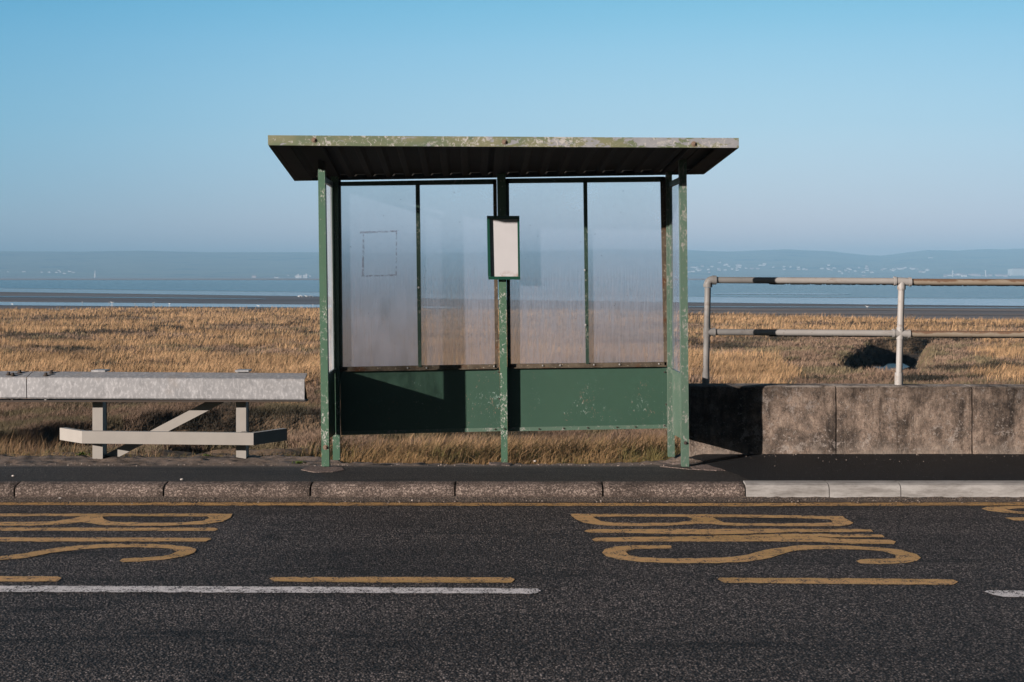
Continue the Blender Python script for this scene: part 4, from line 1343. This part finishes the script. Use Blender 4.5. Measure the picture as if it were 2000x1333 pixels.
for x, y, pp in ((796, 719, None), (833, 719, None), (965, 716, None), (1060, 714.5, None), (1094, 714, None), (1160, 712.8, None), (1210, 712.3, None), (1287, 711, None)):
    bolt(x, y, YW - 0.0225, 0.004, SH, M_screw, 'screw')

# side walls
def side(xf0, xf1, xb0, xb1, sgn, matp, matf):
    """xf0/xf1: bottom/top x at the front, xb0/xb1 at the back"""
    y0, y1 = 9.585, 10.155

    def pt(f, z):
        x0 = xf0 + (xb0 - xf0) * f; x1 = xf1 + (xb1 - xf1) * f
        return Vector((x0 + (x1 - x0) * (z - 0.1) / 2.0, y0 + (y1 - y0) * f, z))

    zt = lambda f: 2.065 + 0.05 * (1 - f)
    bm = bmesh.new(); bm.faces.new([bm.verts.new(q) for q in (pt(0, 0.70), pt(1, 0.70), pt(1, 2.0), pt(0, 2.05))])
    obj('side_pane', bm, M_pane_side2 if sgn > 0 else M_pane_side, SH)
    obj('side_panel', slab(pt(0, 0.27), pt(1, 0.245), pt(1, 0.70), pt(0, 0.70), 0.004), matp, SH)
    t = 0.012
    for a, b in ((0.685, 0.715), (2.01, 2.045)):
        bm = bmesh.new()
        o_ = Vector((t, 0, 0))
        za, zb = (a, b)
        hexa(bm, [pt(0, za) - o_, pt(0, za) + o_, pt(0, zb) + o_, pt(0, zb) - o_], [pt(1, za - 0.0) - o_, pt(1, za) + o_, pt(1, zb) + o_, pt(1, zb) - o_])
        obj('side_rail', bm, matf, SH)
    for f0, f1 in ((0.0, 0.045), (0.955, 1.0)):
        bm = bmesh.new(); o_ = Vector((0.009, 0, 0))
        hexa(bm, [pt(f0, 0.716) - o_, pt(f0, 0.716) + o_, pt(f0, 2.009) + o_, pt(f0, 2.009) - o_],
             [pt(f1, 0.716) - o_, pt(f1, 0.716) + o_, pt(f1, 2.009) + o_, pt(f1, 2.009) - o_])
        obj('side_stile', bm, matf, SH)


side(-1.245, -1.272, -1.262, -1.288, 1, M_panel, M_green_dark)
side(1.160, 1.146, 1.150, 1.128, -1, M_green_pale, M_green_pale)

# notice case on the middle post
e = empty('timetable_case', P(984, 546, 10.10), 'blank white timetable case in a green frame fixed on the shelter\'s middle post', 'notice case')
YC = 10.095
obj('backing', qp([(955, 428), (1011, 428), (1013, 542), (957.5, 542)], YC + 0.022, 0.004), M_sheet, e)
bm = bmesh.new()
qp([(951, 422), (1014.5, 422), (1014.5, 428), (951, 428)], YC, 0.045, bm)
qp([(953.5, 540.5), (1016, 540.5), (1016, 546.5), (954, 546.5)], YC, 0.045, bm)
qp([(951, 428.2), (956, 428.2), (958.5, 540.3), (953, 540.3)], YC + 0.001, 0.043, bm)
qp([(1010.5, 428.2), (1014.5, 428.2), (1015.8, 540.3), (1012, 540.3)], YC + 0.001, 0.043, bm)
obj('frame', bm, M_case, e, 0.001)

# concrete footings of the posts
for k, (pts, _) in enumerate(foot_polys):
    pts = densify(pts, 6)
    g = []
    for x, y in pts:
        Y = 9.5
        for _i in range(12):
            z = float(pave_z(np.array([(x - 1000) * Y / F]), np.array([Y]))[0]) + 0.004
            Y = F * (H - z) / (y - HZ)
        g.append(Vector(((x - 1000) * Y / F, Y, z - 0.0005)))
    bm = bmesh.new()
    hexa(bm, g, [q - Vector((0, 0, 0.05)) for q in g])
    o = obj('post_footing', bm, M_foot, SH)

# ================================================================ concrete wall + railing
W = empty('concrete_wall', (2.8, 10.05, 0.1), 'low stained concrete wall with vertical joints right of the shelter', 'wall')


def wall_section(px0, px1, ytop0, ytop1):
    Y0 = 9.96
    x0, x1 = (px0 - 1000) * Y0 / F + 0.005, (px1 - 1000) * Y0 / F - 0.005
    n = int((x1 - x0) / 0.02)
    m_ = 34
    bm = bmesh.new()
    z1a, z1b = P(0, ytop0, Y0).z, P(0, ytop1, Y0).z
    rings = []
    for i in range(n + 1):
        t = i / n
        x = x0 + (x1 - x0) * t
        zt = z1a + (z1b - z1a) * t
        ring = []
        ed = min(x - x0, x1 - x)
        er = 0.003 * max(0, 1 - ed / 0.015) * (0.4 + 1.2 * float(vn(x, 0, 9, 2, 4)))
        for j in range(m_ + 1):
            z = -0.05 + (zt + 0.05) * j / m_
            d = 0.010 * (float(vn(x, z, 7, 4, 13)) - 0.5) + er
            if j == m_: d += 0.010 + 0.012 * float(vn(x, 3, 14, 3, 14))
            # the toe of the wall is cast a little wider
            d -= 0.02 * max(0, (0.17 - z) / 0.17) * (0.5 + float(vn(x, 0, 5, 2, 15))) * 0.6
            xj = 0.007 * (float(vn(z, px0, 11, 4, 19)) - 0.5) if i in (0, n) else 0
            ring.append((x + xj, Y0 + d, z - (0.004 * float(vn(x, 9, 20, 3, 2)) if j == m_ else 0)))
        ring += [(x, Y0 + 0.03, zt + 0.002), (x, Y0 + 0.2, zt + 0.004), (x, Y0 + 0.22, zt - 0.01), (x, Y0 + 0.22, -0.6)]
        rings.append([bm.verts.new(q) for q in ring])
    for a, b in zip(rings[:-1], rings[1:]):
        for j in range(len(a) - 1):
            bm.faces.new((a[j], b[j], b[j + 1], a[j + 1]))
    bm.faces.new(rings[0]); bm.faces.new(rings[-1][::-1])
    return obj('wall_section', bm, M_conc, W)


wall_section(1347, 1633, 754.5, 755)
wall_section(1633, 1899, 755, 756)
wall_section(1899, 2170, 756, 757)
wall_section(2170, 2480, 757, 757)
wall_section(2480, 2790, 757, 758)
obj('joint_filler', box(1.27, 6.3, 9.985, 10.15, 0.0, 0.59), M_joint, W)

R = empty('handrail', (3.0, 10.07, 0.62), 'tubular pale metal railing with rust patches standing on the concrete wall', 'railing')
YR = 10.07
pz = lambda y: P(0, y, YR).z
pxx = lambda x: (x - 1000) * YR / F
r_ = 0.0225


def rtube(p0, p1, r, mat, name, **k):
    o = obj(name, tube(p0, p1, r, None, 20, **k), mat, R); smooth_sides(o); return o


xa, xb, xe = pxx(1382.5), pxx(1760), pxx(2780)
post_l0 = Vector((pxx(1378.5), YR, pz(749))); post_l1 = Vector((xa, YR, pz(562)))
rtube(post_l0, post_l1, r_, M_pipe, 'post')
rtube(Vector((pxx(1755.5), YR, pz(750))), Vector((pxx(1761), YR, pz(556))), r_, M_pipe, 'post')
rtube(Vector((pxx(1755.5), YR, pz(752))), Vector((pxx(1756), YR, pz(728))), r_ * 1.3, M_pipe, 'post_collar')
rtube(Vector((pxx(1378.5), YR, pz(750))), Vector((pxx(1379), YR, pz(728))), r_ * 1.15, M_pipe, 'post_collar')
rtube(Vector((pxx(1396), YR, pz(547.5))), Vector((pxx(1750), YR, pz(549.5))), r_, M_pipe, 'top_rail')
rtube(Vector((pxx(1770), YR, pz(551))), Vector((xe, YR, pz(554.5))), r_, M_pipe_rust, 'top_rail')
rtube(Vector((pxx(1392), YR, pz(649))), Vector((pxx(1750), YR, pz(651.5))), r_, M_pipe, 'middle_rail')
rtube(Vector((pxx(1770), YR, pz(652.5))), Vector((xe, YR, pz(656))), r_, M_pipe_rust, 'middle_rail')


for q_ in (2140, 2520):
    rtube(Vector((pxx(q_), YR, pz(753))), Vector((pxx(q_ + 2), YR, pz(556))), r_, M_pipe, 'post')


def fitting(segs, name):
    bm = bmesh.new()
    for a, b, rad in segs:
        tube(Vector((pxx(a[0]), YR, pz(a[1]))), Vector((pxx(b[0]), YR, pz(b[1]))), rad, bm, 20)
    o = obj(name, bm, M_pipe, R); smooth_sides(o); return o


# elbow: bent tube
bm = bmesh.new()
cen = Vector((pxx(1391.5), YR, pz(556.5)))
R0 = (pxx(1391.5) - pxx(1382.5))
rings = []
for i in range(9):
    a = math.pi - (math.pi / 2) * i / 8
    c0 = cen + Vector((R0 * math.cos(a), 0, R0 * math.sin(a)))
    nx, nz = math.cos(a), math.sin(a)
    rings.append([bm.verts.new(c0 + Vector((nx * r_ * 1.28 * math.cos(t), r_ * 1.28 * math.sin(t), nz * r_ * 1.28 * math.cos(t)))) for t in [2 * math.pi * j / 20 for j in range(20)]])
for a, b in zip(rings[:-1], rings[1:]):
    for j in range(20):
        bm.faces.new((a[j], a[(j + 1) % 20], b[(j + 1) % 20], b[j]))
bm.faces.new(rings[0]); bm.faces.new(rings[-1])
tube(Vector((pxx(1382.4), YR, pz(561.5))), Vector((pxx(1382.5), YR, pz(555))), r_ * 1.42, bm, 20)
tube(Vector((pxx(1391), YR, pz(547.4))), Vector((pxx(1399), YR, pz(547.5))), r_ * 1.42, bm, 20)
o = obj('elbow_fitting', bm, M_pipe, R, smooth=False); smooth_sides(o)
fitting([((1747, 549.5), (1778, 551), r_ * 1.25), ((1745.5, 549.5), (1750, 549.6), r_ * 1.45), ((1775, 551), (1779.5, 551), r_ * 1.45), ((1761, 551), (1760.7, 566), r_ * 1.3)], 'tee_fitting')
fitting([((1744, 651.3), (1776, 652.6), r_ * 1.22), ((1743, 651.2), (1747, 651.4), r_ * 1.38), ((1773, 652.5), (1777, 652.6), r_ * 1.38), ((1758.6, 640), (1758, 663), r_ * 1.2)], 'cross_fitting')
fitting([((1381, 649), (1394, 649), r_ * 1.22), ((1393, 649), (1397, 649), r_ * 1.38), ((1381, 641), (1380.6, 658), r_ * 1.2)], 'tee_fitting')
# tar drips under the rails
bm = bmesh.new()
for (x0, x1, yy0, yy1) in ((1500, 1742, 548.3, 549.6), (1782, 2080, 551.2, 552), (1500, 1740, 649.9, 651.4), (1782, 2080, 652.6, 653.4)):
    x = x0
    while x < x1:
        x += random.uniform(1.5, 7)
        t = (x - x0) / (x1 - x0)
        c0 = Vector((pxx(x), YR, pz(yy0 + (yy1 - yy0) * t) - r_ + 0.001))
        rad = random.uniform(0.0045, 0.009)
        tube(c0 - Vector((rad * 1.4, 0, 0)), c0 + Vector((rad * 1.4, 0, 0)), rad, bm, 6)
o = obj('rail_drips', bm, M_drip, R); o['kind'] = 'stuff'

# ================================================================ crash barrier
Bz = empty('crash_barrier', (-3.0, 10.4, 0.03), 'galvanised steel box beam crash barrier ending left of the shelter', 'barrier')


def extr(profile, x0, x1, dz0=0.0, dz1=0.0):
    bm = bmesh.new()
    hexa(bm, [(x0, y, z + dz0) for y, z in profile], [(x1, y, z + dz1) for y, z in profile])
    return bm


YBm = 10.27
sb = F / YBm
zt_l = H - (737 - HZ) / sb; zt_r = H - (740.5 - HZ) / sb
hb = 41.0 / sb
# C section, open at the back
t_ = 0.006
prof = [(YBm, -hb + 0.006), (YBm, -0.006), (YBm + 0.006, 0.0), (YBm + 0.14, 0.032), (YBm + 0.14, 0.026), (YBm + 0.008, -0.006), (YBm + 0.006, -0.010),
        (YBm + 0.006, -hb + 0.010), (YBm + 0.012, -hb + 0.002), (YBm + 0.14, -hb + 0.002), (YBm + 0.14, -hb - 0.004), (YBm + 0.008, -hb - 0.004)]
fx = lambda x: (x - 1000) / sb
zl = lambda px: zt_l + (zt_r - zt_l) * (px - 52) / (594 - 52)


def beam_section(a, b):
    bm = extr(prof, fx(a), fx(b), zl(a), zl(b))
    bmesh.ops.triangulate(bm, faces=[f for f in bm.faces if len(f.verts) > 4])
    return obj('beam', bm, M_galv, Bz)


beam_section(-420, 51.0)
bmR = beam_section(52.6, 594.5)
obj('beam_shade_strip', box(fx(-420), fx(594.5) + 0.008, YBm + 0.02, YBm + 0.139, zl(594) - hb - 0.017, zl(594) - hb - 0.0045), M_boltd, Bz)
# caps and bolts on top
for x, yy in ((12, 0.05), (22, 0.03), (29, 0.10), (86, 0.04), (91, 0.10)):
    z0 = zl(x) + 0.032 * yy / 0.14
    bm = bmesh.new()
    tube((fx(x), YBm + yy, z0 - 0.001), (fx(x), YBm + yy, z0 + 0.006), 0.020, bm, 12)
    tube((fx(x), YBm + yy, z0 + 0.006), (fx(x), YBm + yy, z0 + 0.022), 0.012, bm, 6)
    obj('beam_bolt', bm, M_boltd, Bz)
    bm = tube((fx(x), YBm + yy, zl(x) - hb - 0.02), (fx(x), YBm + yy, zl(x) - hb), 0.012, None, 6)
    obj('bolt_end', bm, M_boltd if x != 86 else M_screw, Bz)

YP = 10.43
sP = F / YP


def hpost(px0, px1, ybase):
    x0, x1 = (px0 - 1000) / sP, (px1 - 1000) / sP
    z0 = H - (ybase - HZ) / sP - 0.04
    z1 = H - (726 - HZ) / sP
    bm = bmesh.new()
    box(x0, x1, YP, YP + 0.008, z0, z1, bm)
    xm = (x0 + x1) / 2
    box(x1 - 0.008, x1 - 0.001, YP + 0.0082, YP + 0.095, z0, z1, bm)
    box(x0 + 0.01, x1 + 0.002, YP + 0.0952, YP + 0.103, z0, z1, bm)
    p_ = obj('barrier_post', bm, M_galv2, Bz)
    zc = H - (726.5 - HZ) / sP
    obj('post_cap', box(x0 - 0.004, x1 + 0.022, YP - 0.02, YP + 0.11, zc, zc + 0.012), M_galv, p_)


hpost(180.5, 200.5, 888)
hpost(461, 480.5, 889)
# diagonal brace behind the posts
YD = 10.50; sD = F / YD
br = bmesh.new()
qp([(196, 893), (232, 893), (446, 782), (408, 782)], YD, 0.01, br)
obj('brace', br, M_galv2, Bz)

# low rail with bent-back ends in front of the posts
Lr = Bz
YL = 10.27; sL = F / YL
zlo = lambda px, y: H - (y - HZ) / sL
hL = 24.0 / sL


def rail_pt(px, Y, z): return Vector(((px - 1000) * Y / F, Y, z))


zt0 = zlo(0, 842.5); zt1 = zlo(0, 846)
xl, xr = (160 - 1000) / sL, (495 - 1000) / sL
ends = [(Vector((xl - 0.235, YL + 0.235, zt0 - 0.001)), Vector((xl, YL, zt0))), (Vector((xl, YL, zt0)), Vector((xr, YL, zt1))),
        (Vector((xr, YL, zt1)), Vector((xr + 0.20, YL + 0.27, zt1 + 0.004)))]
bm = bmesh.new()
pts = [ends[0][0], ends[1][0], ends[1][1], ends[2][1]]
dep = 0.045
dirs = []
for i in range(4):
    if i == 0: d = (pts[1] - pts[0])
    elif i == 3: d = (pts[3] - pts[2])
    else: d = (pts[i + 1] - pts[i]).normalized() + (pts[i] - pts[i - 1]).normalized()
    d.z = 0; d.normalize()
    n = Vector((-d.y, d.x, 0))
    dirs.append(n)
secs = []
for p, n in zip(pts, dirs):
    secs.append([bm.verts.new(p - Vector((0, 0, hL))), bm.verts.new(p), bm.verts.new(p + n * dep), bm.verts.new(p + n * dep - Vector((0, 0, hL)))])
for a, b in zip(secs[:-1], secs[1:]):
    for j in range(4):
        bm.faces.new((a[j], b[j], b[(j + 1) % 4], a[(j + 1) % 4]))
bm.faces.new(secs[0]); bm.faces.new(secs[-1][::-1])
obj('bent_rail', bm, M_galv2, Lr, 0.004)
for x in (190, 470):
    X_ = (x - 1000) / sL
    obj('bracket', box(X_ - 0.02, X_ + 0.02, YL + dep + 0.001, YP - 0.001, zt0 - hL * 0.8, zt0 - hL * 0.2), M_galv2, Lr)

# ================================================================ small things
# weeds by the barrier
def weed(px, py, n, r0, label):
    Y = 10.45
    for _ in range(10):
        X = (px - 1000) * Y / F
        z = float(tz(np.array([X]), np.array([Y]))[0]) if Y > pave_edge(np.array([X]))[0] else float(pave_z(np.array([X]), np.array([Y]))[0])
        Y = min(12, F * (H - z) / (py - HZ))
    bm = bmesh.new()
    for i in range(n):
        a = random.uniform(0, 6.283); l = random.uniform(0.4, 1) * r0; h = random.uniform(0.2, 0.8) * r0
        d = Vector((math.cos(a), math.sin(a), 0)); s_ = Vector((-d.y, d.x, 0)) * l * 0.22
        b = Vector((X, Y, z - 0.004)) + Vector((random.gauss(0, r0 * 0.5), random.gauss(0, r0 * 0.15), 0))
        bm.faces.new([bm.verts.new(q) for q in (b, b + d * l * 0.5 + s_ + Vector((0, 0, h * 0.7)), b + d * l + Vector((0, 0, h)), b + d * l * 0.5 - s_ + Vector((0, 0, h * 0.7)))])
    tag(obj('weed', bm, M_leaf), label, 'weed', 'green weeds at the footway edge')


weed(362, 889, 60, 0.05, 'bright green weed at the footway edge between the barrier posts')
weed(160, 890, 40, 0.04, 'small green weed left of the barrier\'s left post')
weed(585, 906, 60, 0.035, 'low green weed by the foot of the shelter\'s left front post')
weed(405, 892, 35, 0.035, 'dull weed right of the bright one, nearer the right barrier post')

for px, py, l in ((117, 975, 'white pebble in the gutter at the left'), (355, 938, 'tiny white pebble on the footway by the kerb, left of the shelter'),
                  (26, 931, 'tiny white pebble on the footway near the left picture edge'), (1045, 902, 'small pale stone on the footway behind the middle post\'s foot'),
                  (436, 974, 'small stone in the gutter under the low rail\'s right bend')):
    Y = F * (H - 0.1) / (py - HZ) if py < 960 else F * (H - 0.012) / (py - HZ)
    z = 0.1 if py < 960 else 0.012
    bm = bmesh.new()
    bmesh.ops.create_icosphere(bm, subdivisions=2, radius=0.009)
    for v in bm.verts:
        v.co = Vector((v.co.x * 1.3, v.co.y, v.co.z * 0.7)) * random.uniform(0.85, 1.15) + Vector(((px - 1000) * Y / F, Y, z + 0.004))
    tag(obj('pebble', bm, M_pebble), l, 'pebble', 'pale pebbles')

def grit():
    r = np.random.default_rng(33)
    n1, n2, n3 = 500, 380, 90
    x = np.concatenate([r.uniform(-5, 5, n1), r.uniform(-5, 1.3, n2), r.uniform(1.5, 5, n3)])
    y = np.concatenate([8.70 - np.abs(r.normal(0, 0.05, n1)), r.uniform(9.55, 10.1, n2), 9.93 - np.abs(r.normal(0, 0.16, n3))])
    z = np.concatenate([0.012 - 0.10 * (8.70 - y[:n1]), pave_z(x[n1:], y[n1:]) + 0.003])
    z[:n1] = np.maximum(z[:n1], 0.002)
    z[n1 + n2:] += 0.006
    s_ = r.uniform(0.002, 0.0065, len(x)) * np.where(r.random(len(x)) < 0.08, 1.5, 1)
    base = np.array([[1, 0, 0], [0, 1, 0], [-1, 0, 0], [0, -1, 0], [0.2, 0.1, 0.8], [0, 0, -0.6]])
    s_[n1 + n2:] *= 0.7
    V = base[None] * s_[:, None, None] * r.uniform(0.7, 1.4, (len(x), 6, 3)) + np.stack([x, y, z], -1)[:, None]
    f = np.array([[0, 1, 4], [1, 2, 4], [2, 3, 4], [3, 0, 4], [1, 0, 5], [2, 1, 5], [3, 2, 5], [0, 3, 5]])
    Fc = (np.arange(len(x))[:, None, None] * 6 + f[None]).reshape(-1, 3)
    C = np.array([0.30, 0.25, 0.21]) * r.uniform(0.35, 1.7, (len(x), 1))
    return np_mesh('loose_grit', V.reshape(-1, 3), Fc, np.repeat(C, 6, axis=0))


M_grit = Mat('grit_stone', 0.9)
ga2 = M_grit.N.new('ShaderNodeAttribute'); ga2.attribute_name = 'col'; M_grit.base(ga2.outputs['Color'])
tag(link('loose_grit', grit(), M_grit), 'loose small stones scattered on the footway and along the kerb', 'grit', kind='stuff')

# ================================================================ haze
hz = box(-8300, 8300, -60, 8300, ZM - 3.5, 155)
mh = bpy.data.materials.new('haze_air'); mh.use_nodes = True
for n in list(mh.node_tree.nodes): mh.node_tree.nodes.remove(n)
o_ = mh.node_tree.nodes.new('ShaderNodeOutputMaterial'); pv = mh.node_tree.nodes.new('ShaderNodeVolumePrincipled')
pv.inputs['Density'].default_value = 0.00030
pv.inputs['Color'].default_value = (0.40, 0.72, 1.0, 1)
pv.inputs['Anisotropy'].default_value = -0.15
mh.node_tree.links.new(pv.outputs[0], o_.inputs['Volume'])
tag(obj('haze', hz, mh), 'thin blue haze over the estuary', 'haze', kind='stuff')
